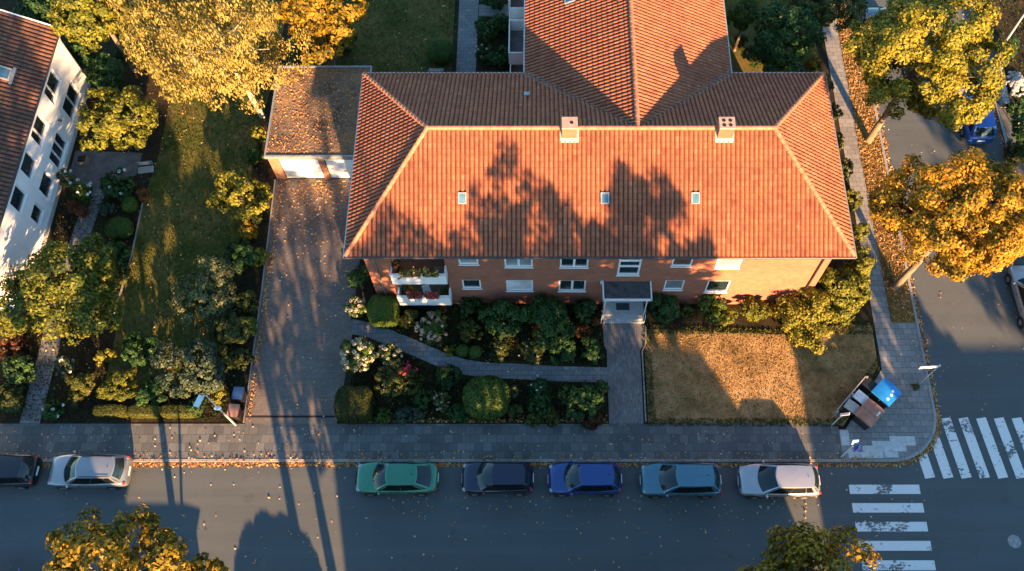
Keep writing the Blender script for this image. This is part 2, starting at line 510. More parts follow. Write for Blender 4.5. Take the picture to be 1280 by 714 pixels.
def leaf_quads(c, nrm, size, rng, aspect=0.62, axis=None):
    n = len(c)
    rnd = rng.normal(size=(n, 3)) if axis is None else axis + rng.normal(size=(n, 3)) * 0.3
    a = unit(np.cross(nrm, rnd)) if axis is None else unit(rnd)
    b = unit(np.cross(nrm, a))
    s = size * rng.uniform(0.65, 1.35, (n, 1))
    A, B = a * s * 0.5, b * s * 0.5 * aspect
    lift = nrm * s * 0.12
    return np.stack([c - A, c + B * 1.0 + lift, c + A, c - B + lift], axis=1).reshape(-1, 3)

def crown_points(r3, n, rng, nblob, lo=0.45, hi=0.80, bl=(0.28, 0.46), sub=11, sr=(0.26, 0.44)):
    """leaf positions on many small clumps that sit on larger clumps inside an ellipsoid (unit radius, scaled by r3)"""
    d = unit(rng.normal(size=(nblob, 3)))
    bc = d * rng.uniform(lo, hi, (nblob, 1))
    bc[:, 2] = np.where(bc[:, 2] < -0.5, bc[:, 2] * 0.75, bc[:, 2])
    br = rng.uniform(bl[0], bl[1], nblob)
    k1 = np.repeat(np.arange(nblob), sub)
    sd_ = unit(rng.normal(size=(nblob * sub, 3)) + 0.5 * d[k1])
    sc_ = bc[k1] + sd_ * (br[k1] * rng.uniform(0.6, 1.08, nblob * sub))[:, None]
    srad = br[k1] * rng.uniform(sr[0], sr[1], nblob * sub)
    m = int(n * 1.9)
    k = rng.choice(nblob * sub, m, p=srad ** 2 / (srad ** 2).sum())
    dirs = unit(rng.normal(size=(m, 3)) + 0.55 * sd_[k])
    p = sc_[k] + dirs * (srad[k] * rng.uniform(0.5, 1.1, m))[:, None]
    keep = np.ones(m, bool)
    for j in range(nblob):
        keep &= ~(np.linalg.norm(p - bc[j], axis=1) < br[j] * 0.58)
    idx = np.nonzero(keep)[0][:n]
    p, dirs, k = p[idx], dirs[idx], k[idx]
    nrm = unit(dirs + sd_[k] * 0.5 + rng.normal(size=p.shape) * 0.5 + np.array([0, 0, 0.3]))
    bt = rng.uniform(-0.14, 0.14, nblob)[k1] + rng.uniform(-0.13, 0.13, nblob * sub)
    return p * np.array(r3), nrm, bt[k], bc * np.array(r3)

def foliage(root, r3, zc, pal, seed, size, n=None, nblob=16, cover=2.1, bias=0.0, droop=False, off=(0, 0), spread=0.2, **kw):
    rng = np.random.default_rng(seed)
    area = 4 * math.pi * ((r3[0] * r3[1]) ** 1.6 / 3 + 2 * (r3[0] * r3[2]) ** 1.6 / 3) ** (1 / 1.6)
    n = n or int(area * cover * 1.25 / (size * size * 0.42))
    p, nrm, bt, bc = crown_points(r3, n, rng, nblob, **kw)
    n = len(p)
    tn = 0.5 + bias + bt + rng.normal(size=n) * spread
    c = p + np.array([off[0], off[1], zc])
    c[:, 2] = np.maximum(c[:, 2], 0.12)
    ax = np.tile(np.array([[0, 0, -1.0]]), (n, 1)) if droop else None
    q = leaf_quads(c, nrm, size, rng, 0.32 if droop else 0.62, ax)
    mesh_np('foliage', q, n, pal, root, tn)
    return bc + np.array([off[0], off[1], zc])

SEED = [100]
def seed():
    SEED[0] += 1
    return SEED[0]

def tree(name, label, u, v, rpx, zc, pal, base=None, trunk_r=0.16, size=0.24, cover=2.0, flat=0.85, group=None, bark='bark', droop=False, nblob=26, bias=0.0, cat='tree', hw=None, spread=0.22):
    (x, y, _), t = P(u, v, zc)
    r = rpx * t / F_PX * 0.86
    bx, by = base if base else (x, y)
    root = thing(name, label, cat, (bx, by, 0.05), 0, group)
    rz = hw or r * flat
    blobs = foliage(root, (r, r, rz), zc, pal, seed(), size, nblob=nblob, cover=cover, bias=bias, droop=droop, off=(x - bx, y - by), spread=spread)
    rng = random.Random(SEED[0])
    b = MB()
    top = Vector((x - bx, y - by, zc + rz * 0.3))
    fork = Vector(((x - bx) * 0.55, (y - by) * 0.55, max(0.6, zc - rz * 0.75)))
    b.tube([(0, 0, -0.1), (0.0, 0.0, 0.15), fork * 0.5 + Vector((0.04, 0, 0)), fork, (fork + top) / 2, top], [trunk_r * 1.5, trunk_r * 1.15, trunk_r, trunk_r * 0.9, trunk_r * 0.55, trunk_r * 0.15], 9)
    for k in range(0, len(blobs), 2):
        e = Vector(blobs[k])
        m = fork.lerp(e, 0.5) + Vector((rng.uniform(-.2, .2), rng.uniform(-.2, .2), r * 0.12))
        s = fork.lerp(top, rng.uniform(0, 0.6))
        b.tube([s, m, e], [trunk_r * 0.42, trunk_r * 0.28, trunk_r * 0.08], 6, False)
    b.build('trunk', bark, root)
    return root

def shrub(name, label, u, v, rpx, pal, zc=None, size=0.15, cover=2.0, nblob=12, tall=0.85, group=None, bias=0.0, flower=None, nfl=0, fsize=0.13, cat='shrub', sx=1.0, sy=1.0, spread=0.2):
    r0 = rpx * 54.0 / F_PX
    zc = zc if zc is not None else r0 * tall
    (x, y, _), t = P(u, v, zc)
    r = rpx * t / F_PX * 0.90
    root = thing(name, label, cat, (x, y, 0.08), 0, group)
    blobs = foliage(root, (r * sx, r * sy, min(zc * 0.98, r * 1.3)), zc, pal, seed(), size, nblob=nblob, cover=cover, bias=bias, spread=spread, lo=0.32, hi=0.70, bl=(0.32, 0.5), sub=9, sr=(0.3, 0.5))
    b = MB()
    rng = random.Random(SEED[0])
    for k in range(0, len(blobs), 2):
        e = Vector(blobs[k])
        b.tube([(rng.uniform(-.08, .08), rng.uniform(-.08, .08), -0.05), (e.x * 0.4, e.y * 0.4, e.z * 0.6), e], [0.035, 0.025, 0.01], 5, False)
    b.build('stem', 'bark', root)
    if flower:
        g = np.random.default_rng(SEED[0] + 5000)
        d = unit(g.normal(size=(nfl * 3, 3)))
        d = d[d[:, 2] > -0.05][:nfl]
        rad = np.array([r * sx, r * sy, min(zc * 0.98, r * 1.3)])
        hc = d * rad * g.uniform(0.8, 1.02, (len(d), 1)) + np.array([0, 0, zc])
        per = 26
        dirs = unit(g.normal(size=(len(d) * per, 3)))
        rep = np.repeat(hc, per, axis=0)
        hr = np.repeat(g.uniform(0.7, 1.25, len(d)) * fsize, per)[:, None]
        tn = np.repeat(g.uniform(0.1, 0.9, len(d)), per) + g.normal(size=len(rep)) * 0.08
        q = leaf_quads(rep + dirs * hr * np.array([1, 1, 0.75]), dirs, fsize * 0.85, g, 0.9)
        if nfl <= 16:
            for h_ in range(len(d)):
                mesh_np('flower_head', q[h_ * per * 4:(h_ + 1) * per * 4], per, flower, root, tn[h_ * per:(h_ + 1) * per])
        else:
            mesh_np('flower_heads', q, len(rep), flower, root, tn)
    return root

def clipped(name, label, u, v, half, zc, pal, ex=2.5, size=0.10, cover=2.6, rz=0.0, group=None, cat='shrub', bias=0.0, flat_tint=0.13):
    """a clipped plant: leaves over a superellipsoid of half sizes half, standing on the ground"""
    (x, y, _), t = P(u, v, zc)
    root = thing(name, label, cat, (x, y, 0.08), rz, group)
    g = np.random.default_rng(seed())
    h = np.array(half)
    area = 8 * (h[0] * h[1] + h[1] * h[2] + h[0] * h[2])
    n = int(area * cover / (size * size * 0.42))
    d = unit(g.normal(size=(n, 3)) * h)
    dd = np.abs(unit(d / h) if ex > 3 else d)
    d = unit(d)
    q = d / h
    k = (np.abs(q) ** ex).sum(axis=1) ** (-1 / ex)
    p = d * k[:, None]
    nr = np.sign(p) * np.abs(p / h) ** (ex - 1) / h
    nr = unit(unit(nr) + g.normal(size=p.shape) * 0.35)
    bumpn = np.sin(p[:, :1] * 5.1 + p[:, 1:2] * 4.3) * 0.025
    c = p * (1 + g.uniform(-0.05, 0.03, (n, 1)) + bumpn) + np.array([0, 0, zc])
    c[:, 2] = np.maximum(c[:, 2], 0.05)
    tn = 0.5 + bias + g.normal(size=n) * flat_tint + np.sin(p[:, 0] * 3 + p[:, 1] * 2.3) * 0.08
    mesh_np('foliage', leaf_quads(c, nr, size, g), n, pal, root, tn)
    b = MB()
    for i in range(5):
        a = i * 1.256
        b.tube([(0.1 * math.cos(a), 0.1 * math.sin(a), -0.05), (h[0] * .4 * math.cos(a), h[1] * .4 * math.sin(a), zc * 0.8), (h[0] * .7 * math.cos(a), h[1] * .7 * math.sin(a), zc + h[2] * 0.3)], [0.04, 0.03, 0.01], 5, False)
    b.build('stem', 'bark', root)
    return root

def litter(name, label, pts, size, pal, z=0.11, tilt=0.35, bias=0.0):
    """fallen leaves lying at the given points"""
    g = np.random.default_rng(seed())
    pts = np.array(pts)
    n = len(pts)
    c = np.column_stack([pts[:, 0], pts[:, 1], (pts[:, 2] if pts.shape[1] > 2 else np.full(n, z)) + g.uniform(0.012, 0.05, n)])
    nr = unit(np.array([0, 0, 1.0]) + g.normal(size=(n, 3)) * tilt)
    q = leaf_quads(c, nr, size, g, 0.75)
    o = mesh_np(name, q, n, pal, None, g.uniform(0, 1, n) + bias)
    return tag(o, label, 'leaves', kind='stuff')

def scatter(poly, n, sd):
    g = random.Random(sd)
    xs, ys = [p[0] for p in poly], [p[1] for p in poly]
    out = []
    while len(out) < n:
        x, y = g.uniform(min(xs), max(xs)), g.uniform(min(ys), max(ys))
        ins = False
        j = len(poly) - 1
        for i in range(len(poly)):
            if (poly[i][1] > y) != (poly[j][1] > y) and x < (poly[j][0] - poly[i][0]) * (y - poly[i][1]) / (poly[j][1] - poly[i][1]) + poly[i][0]:
                ins = not ins
            j = i
        if ins:
            out.append((x, y))
    return out

# ================================================================== SETTING
def arc(cx, cy, r, a0, a1, n=14):
    return [(cx + r * math.cos(R(a0 + (a1 - a0) * i / n)), cy + r * math.sin(R(a0 + (a1 - a0) * i / n))) for i in range(n + 1)]

KY, KX, PAVE = 13.4, 23.0, 0.10
struct('ground', [(-400, -300), (400, -300), (400, 500), (-400, 500)], -0.4, -0.06, 'far_ground')
struct('street', [(-90, 5.4), (90, 5.4), (90, KY), (-90, KY)], -0.05, 0.0, 'asphalt')
struct('side_street', [(19.5, KY), (35, KY), (35, 95), (19.5, 95)], -0.05, 0.0, 'asphalt')
struct('south_pavement', [(-90, 2.8), (90, 2.8), (90, 5.4), (-90, 5.4)], -0.05, PAVE, 'paving_slabs')
ARC = arc(20.0, 16.4, 3.0, -90, 0)
ARC_IN = arc(20.0, 16.4, 2.84, -90, 0)
struct('pavement', [(-90, KY + 0.16), (17.2, KY + 0.16), (17.2, 15.62), (-90, 15.66)], -0.05, PAVE, 'paving_slabs')
struct('corner_pavement', [(17.2, KY + 0.16)] + ARC_IN + [(22.84, 22.0), (20.3, 22.0), (20.3, 19.0), (18.6, 16.6), (17.6, 15.3), (17.2, 15.3)], -0.05, PAVE + 0.004, 'corner_slabs')
struct('side_path', [(20.3, 22.0), (21.35, 22.0), (21.3, 95), (20.2, 95)], -0.05, PAVE, 'corner_slabs')
struct('grass_verge', [(21.35, 22.0), (22.84, 22.0), (22.84, 95), (21.3, 95)], -0.05, PAVE - 0.02, 'verge_grass')
struct('kerb', [(-90, KY), (20.0, KY)] + ARC[1:] + [(KX, 95), (KX - 0.16, 95)] + ARC_IN[::-1] + [(-90, KY + 0.16)], -0.05, PAVE + 0.025, 'kerb_stone')
RARC = arc(35.2, 17.4, 4.0, 180, 270)
RARC_IN = arc(35.2, 17.4, 3.84, 180, 270)
struct('far_kerb', [(31.2, 95)] + RARC + [(90, KY), (90, KY + 0.16)] + RARC_IN[::-1] + [(31.36, 95)], -0.05, PAVE + 0.025, 'kerb_stone')
struct('far_pavement', [(31.36, 95)] + RARC_IN + [(90, KY + 0.16), (90, 15.4), (36.5, 15.4), (33.2, 18.2), (32.4, 22), (31.9, 95)], -0.05, PAVE, 'paving_slabs')
struct('south_kerb', [(-90, 5.24), (90, 5.24), (90, 5.4), (-90, 5.4)], PAVE - 0.02, PAVE + 0.025, 'kerb_stone')
# the gardens: one bed of soil with lawns on it
struct('garden_soil', [(-90, 15.66), (17.2, 15.62), (17.2, 15.3), (17.6, 15.3), (18.6, 16.6), (20.3, 19.0), (20.3, 22.0), (20.2, 95), (-90, 95)], -0.05, 0.07, 'soil')
struct('neighbour_soil', [(31.9, 95), (32.4, 22), (33.2, 18.2), (36.5, 15.4), (90, 15.4), (90, 95)], -0.05, 0.07, 'soil')
struct('south_garden', [(-90, 2.8), (90, 2.8), (90, -60), (-90, -60)], -0.05, 0.07, 'green_lawn')
FLAWN = [(6.25, 15.66), (17.0, 15.6), (17.5, 15.5), (18.6, 16.9), (20.1, 19.2), (20.15, 21.8), (18.5, 21.9), (14.5, 21.2), (6.3, 21.6)]
struct('front_lawn', FLAWN, 0.05, 0.095, 'dry_lawn')
struct('side_lawn', [(-25.6, 17.5), (-19.2, 17.5), (-19.0, 33), (-18.3, 47), (-24, 60), (-25.5, 60), (-25.4, 34), (-25.8, 30)], 0.05, 0.095, 'green_lawn')
struct('back_lawn', [(-17.8, 39.6), (-6.2, 39.6), (-6.2, 70), (-17.0, 70)], 0.05, 0.095, 'green_lawn')
struct('rear_lawn', [(11.2, 34.8), (19.6, 34.8), (19.6, 60), (11.2, 60)], 0.05, 0.095, 'green_lawn')
struct('driveway', [(-17.05, 15.64), (-11.75, 15.64), (-11.35, 20.6), (-11.4, 22.6), (-11.2, 32.3), (-17.3, 32.3)], 0.0, 0.104, 'block_paving')
struct('drain_channel', [(-16.95, 16.0), (-11.9, 16.0), (-11.9, 16.12), (-16.95, 16.12)], 0.05, 0.109, 'black_hole')
struct('entrance_path', [(4.0, 15.64), (6.0, 15.64), (6.0, 20.2), (6.25, 20.5), (6.3, 21.96), (3.8, 21.96), (3.85, 20.5), (4.0, 20.2)], 0.0, 0.104, 'path_blocks')

def ribbon(pts, w):
    L, Rr = [], []
    for i, p in enumerate(pts):
        a, b = pts[max(0, i - 1)], pts[min(len(pts) - 1, i + 1)]
        dx, dy = b[0] - a[0], b[1] - a[1]
        l = math.hypot(dx, dy)
        L.append((p[0] - dy / l * w / 2, p[1] + dx / l * w / 2))
        Rr.append((p[0] + dy / l * w / 2, p[1] - dx / l * w / 2))
    return L + Rr[::-1]
struct('garden_path', ribbon([(-11.5, 21.75), (-10.4, 21.55), (-9.4, 21.15), (-8.2, 20.65), (-7.0, 20.1), (-5.8, 19.55), (-4.5, 19.12), (-3.1, 18.92), (-1.6, 18.86), (1.2, 18.7), (3.99, 18.62)], 0.95), 0.0, 0.100, 'path_slabs')
struct('neighbour_path', ribbon([(-29.5, 15.66), (-29.45, 20), (-29.5, 24.5), (-29.2, 28.6), (-28.7, 33.0)], 1.15), 0.0, 0.100, 'path_slabs')
struct('patio', [(-31.0, 31.7), (-28.6, 31.5), (-26.6, 32.6), (-26.5, 34.3), (-31.0, 34.5)], 0.0, 0.106, 'patio_stone')
struct('back_path', [(-5.85, 36), (-4.5, 36), (-4.4, 70), (-5.95, 70)], 0.0, 0.100, 'path_slabs')
struct('cross_path', [(-4.42, 46.1), (-2.0, 46.1), (-2.0, 47.2), (-4.42, 47.2)], 0.0, 0.100, 'path_slabs')
# light slabs along the corner kerb
t_ = MB()
for x0, x1, y0, y1 in [(17.25, 17.75, 14.35, 15.25), (17.55, 18.1, 13.62, 14.15), (18.1, 18.75, 13.62, 13.98), (18.42, 19.0, 13.98, 14.34), (18.75, 19.55, 13.62, 13.98), (19.0, 20.05, 13.98, 14.62), (19.6, 20.4, 13.66, 13.98), (20.05, 20.9, 14.0, 14.9), (20.9, 21.5, 14.35, 14.9)]:
    t_.box(x0, x1 - 0.008, y0, y1 - 0.008, 0.05, PAVE + 0.009)
tag(t_.build('light_paving', 'sign_white'), kind='structure')
MATS['light_paving'] = plain('slab_light', (0.42, 0.41, 0.40), 0.8, 0, 0.2, 5)
bpy.data.objects['light_paving'].data.materials[0] = MATS['light_paving']
# garden edging
for nm, pts in (('driveway_edging', [(-17.12, 15.7), (-17.2, 24), (-17.38, 32.2)]), ('lawn_edging', [(6.12, 15.7), (6.12, 20.1), (6.36, 20.6), (6.4, 21.7)]), ('path_edging', [(-25.75, 30.5), (-25.72, 26.6), (-26.0, 22.5)])):
    struct(nm, ribbon(pts, 0.08), 0.0, 0.15, 'kerb_stone')
# zebra crossings
z_ = MB()
for k in range(7):
    y = 11.86 - 1.03 * k
    z_.box(17.35 + 0.02 * k, 21.3 + 0.02 * k, y - 0.26, y + 0.26, -0.02, 0.005)
tag(z_.build('zebra_crossing', 'road_paint'), kind='structure')
z_ = MB()
for k in range(9):
    x = 22.0 + 1.03 * k
    M = M4((x, 12.5, 0), R(8.5))
    top = 1.75 if k == 0 else 3.55
    z_.box(-0.29, 0.29, 0, top, -0.02, 0.005, M)
tag(z_.build('zebra_crossing', 'road_paint'), kind='structure')

# ================================================================== BUILDINGS
def wall_panel(mb, x0, x1, z0, z1, openings, depth, M=None):
    """a wall in the plane y = 0 that faces -y, with reveals going back to y = depth"""
    xs = sorted({x0, x1, *[o[0] for o in openings], *[o[1] for o in openings]})
    zs = sorted({z0, z1, *[o[2] for o in openings], *[o[3] for o in openings]})
    for i in range(len(xs) - 1):
        for j in range(len(zs) - 1):
            cx, cz = (xs[i] + xs[i + 1]) / 2, (zs[j] + zs[j + 1]) / 2
            if any(o[0] < cx < o[1] and o[2] < cz < o[3] for o in openings):
                continue
            mb.add([(xs[i], 0, zs[j]), (xs[i + 1], 0, zs[j]), (xs[i + 1], 0, zs[j + 1]), (xs[i], 0, zs[j + 1])], [(0, 1, 2, 3)], M)
    for a, b, c, d in openings:
        mb.add([(a, 0, c), (a, depth, c), (a, depth, d), (a, 0, d)], [(0, 1, 2, 3)], M)
        mb.add([(b, 0, c), (b, depth, c), (b, depth, d), (b, 0, d)], [(3, 2, 1, 0)], M)
        mb.add([(a, 0, c), (b, 0, c), (b, depth, c), (a, depth, c)], [(0, 1, 2, 3)], M)
        mb.add([(a, 0, d), (b, 0, d), (b, depth, d), (a, depth, d)], [(3, 2, 1, 0)], M)

def window(parent, M, w, h, splits=(0.5,), glass='window_glass', fr=0.09, recess=0.03, sill=True, cross=(), label=None, panes=None):
    """w by h, local x from -w/2, z from 0, facing -y; the frame lies recess behind the wall face"""
    fy0, fy1 = recess, recess + 0.09
    b = MB()
    b.box(-w / 2, w / 2, fy0, fy1, 0, fr * 1.2, M).box(-w / 2, w / 2, fy0, fy1, h - fr, h, M)
    b.box(-w / 2, -w / 2 + fr, fy0, fy1, fr * 1.2, h - fr, M).box(w / 2 - fr, w / 2, fy0, fy1, fr * 1.2, h - fr, M)
    for s in splits:
        x = -w / 2 + s * w
        b.box(x - fr * 0.7, x + fr * 0.7, fy0 + 0.004, fy1 - 0.004, fr * 1.2, h - fr, M)
    for s in cross:
        b.box(-w / 2 + fr, w / 2 - fr, fy0 + 0.008, fy1 - 0.008, s * h - fr * 0.8, s * h + fr * 0.8, M)
    f = b.build('window', 'frame_white', parent)
    if label:
        f['label'] = label
    g = MB().box(-w / 2 + fr * 0.8, w / 2 - fr * 0.8, fy0 + 0.05, fy0 + 0.06, fr, h - fr * 0.8, M)
    g.build('pane', glass, f)
    if sill:
        MB().box(-w / 2 - 0.04, w / 2 + 0.04, -0.05, fy0 - 0.004, -0.07, -0.004, M).build('sill', 'frame_white', f)
    return f

def tiled_slope(name, parent, m, p0, e, up, L, T, planes, pitch=0.25, row=0.34, amp=1.0):
    e, up = Vector(e).normalized(), Vector(up).normalized()
    nn = e.cross(up)
    if nn.z < 0: nn = -nn
    prof = [(0, .034), (.10, .056), (.28, .066), (.46, .060), (.60, .034), (.68, .002), (.82, .0), (.90, .010), (1.0, .034)]
    k = len(prof)
    nc, nr = math.ceil(L / pitch), math.ceil(T / row)
    vs, fs, uvs = [], [], []
    p0 = Vector(p0)
    for j in range(nr):
        ta, tb = j * row, (j + 1) * row
        for i in range(nc):
            o = len(vs)
            for (q, h) in prof:
                s = (i + q) * pitch
                vs.append(p0 + e * s + up * (ta - 0.03) + nn * (h * amp + 0.028))
            for (q, h) in prof:
                s = (i + q) * pitch
                vs.append(p0 + e * s + up * tb + nn * (h * amp))
            for (q, h) in prof:
                s = (i + q) * pitch
                vs.append(p0 + e * s + up * (ta - 0.03) + nn * (h * amp - 0.012))
            for q in range(k - 1):
                fs.append((o + q, o + q + 1, o + k + q + 1, o + k + q))
                fs.append((o + 2 * k + q, o + 2 * k + q + 1, o + q + 1, o + q))
            for q in range(k - 1):
                u0_, u1_ = i + max(.002, prof[q][0]), i + min(.998, prof[q + 1][0])
                uvs += [(u0_, j + .02), (u1_, j + .02), (u1_, j + .98), (u0_, j + .98), (u0_, j + .01), (u1_, j + .01), (u1_, j + .02), (u0_, j + .02)]
    me = bpy.data.meshes.new(name)
    me.from_pydata([tuple(v) for v in vs], [], fs)
    uvl = me.uv_layers.new(name='UVMap')
    arr = np.array(uvs, np.float32)
    uvl.data.foreach_set('uv', arr.ravel())
    bm = bmesh.new()
    bm.from_mesh(me)
    for (pt, no) in planes:
        bmesh.ops.bisect_plane(bm, geom=bm.verts[:] + bm.edges[:] + bm.faces[:], dist=1e-5, plane_co=pt, plane_no=no, clear_outer=True)
    bm.to_mesh(me)
    bm.free()
    me.materials.append(MATS[m])
    me.polygons.foreach_set('use_smooth', [True] * len(me.polygons))
    if hasattr(me, 'set_sharp_from_angle'):
        me.set_sharp_from_angle(angle=R(50))
    o = bpy.data.objects.new(name, me)
    C.objects.link(o)
    o.parent = parent
    return o

def cap_line(mb, a, b, r=0.13, step=0.36):
    a, b = Vector(a), Vector(b)
    n = max(1, int((b - a).length / step))
    for i in range(n):
        p, q = a.lerp(b, i / n), a.lerp(b, (i + 1.08) / n)
        mb.tube([p, q], [r * 0.9, r * 1.08], 8, True)

# ---- the brick apartment house
EX0, EX1, EY0, EY1, EZ = -10.47, 16.91, 22.65, 34.9, 7.56      # eaves
RZ, RY, RX0, RX1 = 10.65, 28.78, -6.05, 12.57                   # ridge
WX0, WX1, WY0, WY1 = -9.80, 16.23, 23.30, 34.25                 # walls
GX0, GX1, GRX = -0.86, 11.34, 5.24                              # wing eaves and ridge
WEND = 54.0
house = thing('apartment_house', 'long red brick apartment house with orange hipped tile roof and a rear wing', 'house')
LOG = [(-8.35, -5.35, 1.30, 3.90), (-8.35, -5.35, 4.20, 6.85)]
WIN = [  # x centre, sill z, width, height, splits, glass
    (-4.02, 2.18, 1.10, 1.15, (), 'window_glass'), (-1.20, 1.85, 1.58, 1.45, (), 'shutter'), (1.90, 1.80, 1.60, 1.45, (0.5,), 'window_glass'),
    (7.90, 1.98, 1.15, 1.30, (), 'curtain_glass'), (10.50, 1.66, 1.35, 1.55, (), 'window_glass'),
    (-4.00, 5.32, 1.10, 1.15, (), 'curtain_glass'), (-1.20, 4.98, 1.58, 1.45, (0.5,), 'curtain_glass'), (1.92, 4.94, 1.60, 1.45, (0.5,), 'window_glass'),
    (7.97, 5.08, 1.15, 1.30, (), 'window_glass'), (10.60, 4.84, 1.40, 1.55, (), 'curtain_glass')]
STAIR = (5.06, 3.97, 1.28, 2.45)
DOOR = (4.35, 5.75, 0.60, 2.75)
ops = list(LOG) + [(x - w / 2, x + w / 2, z, z + h) for x, z, w, h, _, _ in WIN] + [(STAIR[0] - STAIR[2] / 2, STAIR[0] + STAIR[2] / 2, STAIR[1], STAIR[1] + STAIR[3]), DOOR]
w = MB()
MF = M4((0, WY0, 0))
wall_panel(w, WX0, WX1, 0, 7.42, ops, 0.22, MF)
w.add([(WX0, WY0, 0), (WX0, WY1, 0), (WX0, WY1, 7.42), (WX0, WY0, 7.42)], [(0, 1, 2, 3)])
w.add([(WX1, WY0, 0), (WX1, WY1, 0), (WX1, WY1, 7.42), (WX1, WY0, 7.42)], [(3, 2, 1, 0)])
w.add([(WX0, WY1, 0), (-0.2, WY1, 0), (-0.2, WY1, 7.42), (WX0, WY1, 7.42)], [(3, 2, 1, 0)])
w.add([(10.65, WY1, 0), (WX1, WY1, 0), (WX1, WY1, 7.42), (10.65, WY1, 7.42)], [(3, 2, 1, 0)])
w.add([(-0.2, WY1, 0), (-0.2, WEND, 0), (-0.2, WEND, 7.42), (-0.2, WY1, 7.42)], [(0, 1, 2, 3)])
w.add([(10.65, WY1, 0), (10.65, WEND, 0), (10.65, WEND, 7.42), (10.65, WY1, 7.42)], [(3, 2, 1, 0)])
w.add([(-0.2, WEND, 0), (10.65, WEND, 0), (10.65, WEND, 7.5), (GRX, WEND, 10.4), (-0.2, WEND, 7.5)], [(4, 3, 2, 1, 0)])
w.box(WX0 - 0.05, DOOR[0] - 0.6, WY0 - 0.06, WY0 - 0.002, 0.0, 0.45).box(DOOR[1] + 0.6, WX1 + 0.05, WY0 - 0.06, WY0 - 0.002, 0.0, 0.45)
w.build('wall', 'red_brick', house)
for x, z, ww, h, sp, gl in WIN:
    window(house, M4((x, WY0, z)), ww, h, sp, gl)
window(house, M4((STAIR[0], WY0, STAIR[1])), STAIR[2], STAIR[3], (), 'window_glass', 0.11, cross=(0.42, 0.7), label='tall staircase window above the porch')
for yy in (25.5, 28.6, 31.7):
    for zz in (1.9, 5.0):
        window(house, M4((WX0, yy, zz), R(-90)), 1.1, 1.3, (0.5,), 'window_glass', recess=-0.03, sill=False)
        window(house, M4((WX1, yy, zz), R(90)), 1.1, 1.3, (0.5,), 'window_glass', recess=-0.03, sill=False)
# loggia balconies
for i, (x0, x1, z0, z1) in enumerate(LOG):
    b = MB()
    yb = WY0 + 1.35
    b.add([(x0, WY0 + 0.2, z0), (x0, yb, z0), (x0, yb, z1), (x0, WY0 + 0.2, z1)], [(3, 2, 1, 0)])
    b.add([(x1, WY0 + 0.2, z0), (x1, yb, z0), (x1, yb, z1), (x1, WY0 + 0.2, z1)], [(0, 1, 2, 3)])
    b.add([(x0, yb, z0), (x1, yb, z0), (x1, yb, z1), (x0, yb, z1)], [(0, 1, 2, 3)])
    b.add([(x0, WY0 + 0.2, z1), (x1, WY0 + 0.2, z1), (x1, yb, z1), (x0, yb, z1)], [(0, 1, 2, 3)])
    dx = 0.06 * i
    b.box(x0 - 0.04, x1 + 0.04, 22.72, WY0 - 0.002, z0 - 0.18, z0 - 0.004)
    b.box(x0 - 0.06, x1 + 0.06, 22.66, 22.74, z0 - 0.12, z0 + 1.02)
    b.box(x0 - 0.06, x0 + 0.03, 22.745, WY0 - 0.002, z0 - 0.12, z0 + 1.02).box(x1 - 0.03, x1 + 0.06, 22.745, WY0 - 0.002, z0 - 0.12, z0 + 1.02)
    bal = b.build('balcony', 'balcony_white', house)
    MB().box(x0 + 0.035, x1 - 0.035, 22.75, yb - 0.01, z0, z0 + 0.03).build('balcony_floor', 'floor_brown' if i else 'floor_grey', bal)
    MB().box(x0 - 0.08, x1 + 0.08, 22.62, 22.77, z0 + 1.022, z0 + 1.06).build('rail', 'sign_white', bal)
    window(house, M4((x1 - 0.75, yb, z0 + 0.06)), 0.95, 2.15, (), 'window_glass', 0.12, recess=-0.06, sill=False, label='white framed balcony door')
    window(house, M4((x0 + 1.15, yb, z0 + 0.9)), 1.3, 1.3, (0.5,), 'curtain_glass', 0.09, recess=-0.06, sill=False)
    MB().box(x1 - 0.72, x1 - 0.12, 22.95, 23.5, z0 + 0.031, z0 + 0.5).build('cupboard', 'floor_grey', bal, bevel=0.02)
# roof
E_, N_, W_, S_ = Vector((1, 0, 0)), Vector((0, 1, 0)), Vector((-1, 0, 0)), Vector((0, -1, 0))
def hip_plane(a, b, keep):
    """vertical plane through the line a-b; keep is a point on the side to keep"""
    a, b = Vector((a[0], a[1], 0)), Vector((b[0], b[1], 0))
    n = (b - a).cross(Vector((0, 0, 1))).normalized()
    if n.dot(Vector((keep[0], keep[1], 0)) - a) > 0: n = -n
    return (a, n)
c_sw, c_se, c_nw, c_ne = (EX0, EY0), (EX1, EY0), (EX0, EY1), (EX1, EY1)
rw, re_ = (RX0, RY), (RX1, RY)
mid_s, mid_n, mid_w, mid_e = (3, 24), (3, 33), (-9.5, 28.8), (16, 28.8)
roof_base = MB()
roof_base.box(EX0 + 0.05, EX1 - 0.05, EY0 + 0.05, EY1 - 0.05, 7.40, 7.50)
roof_base.box(GX0 + 0.05, GX1 - 0.05, EY1 - 0.05, WEND + 0.2, 7.40, 7.50)
roof = roof_base.build('roof', 'wood', house)
Ts = math.hypot(RY - EY0, RZ - EZ)
Th = math.hypot(RX0 - EX0, RZ - EZ)
tiled_slope('roof_tiles', roof, 'clay_tiles', (EX0, EY0, EZ), E_, (0, RY - EY0, RZ - EZ), EX1 - EX0, Ts, [hip_plane(c_sw, rw, mid_s), hip_plane(c_se, re_, mid_s), ((0, RY, 0), N_)])
tiled_slope('roof_tiles', roof, 'clay_tiles', (EX0, EY1, EZ), S_, (RX0 - EX0, 0, RZ - EZ), EY1 - EY0, Th, [hip_plane(c_sw, rw, mid_w), hip_plane(c_nw, rw, mid_w)])
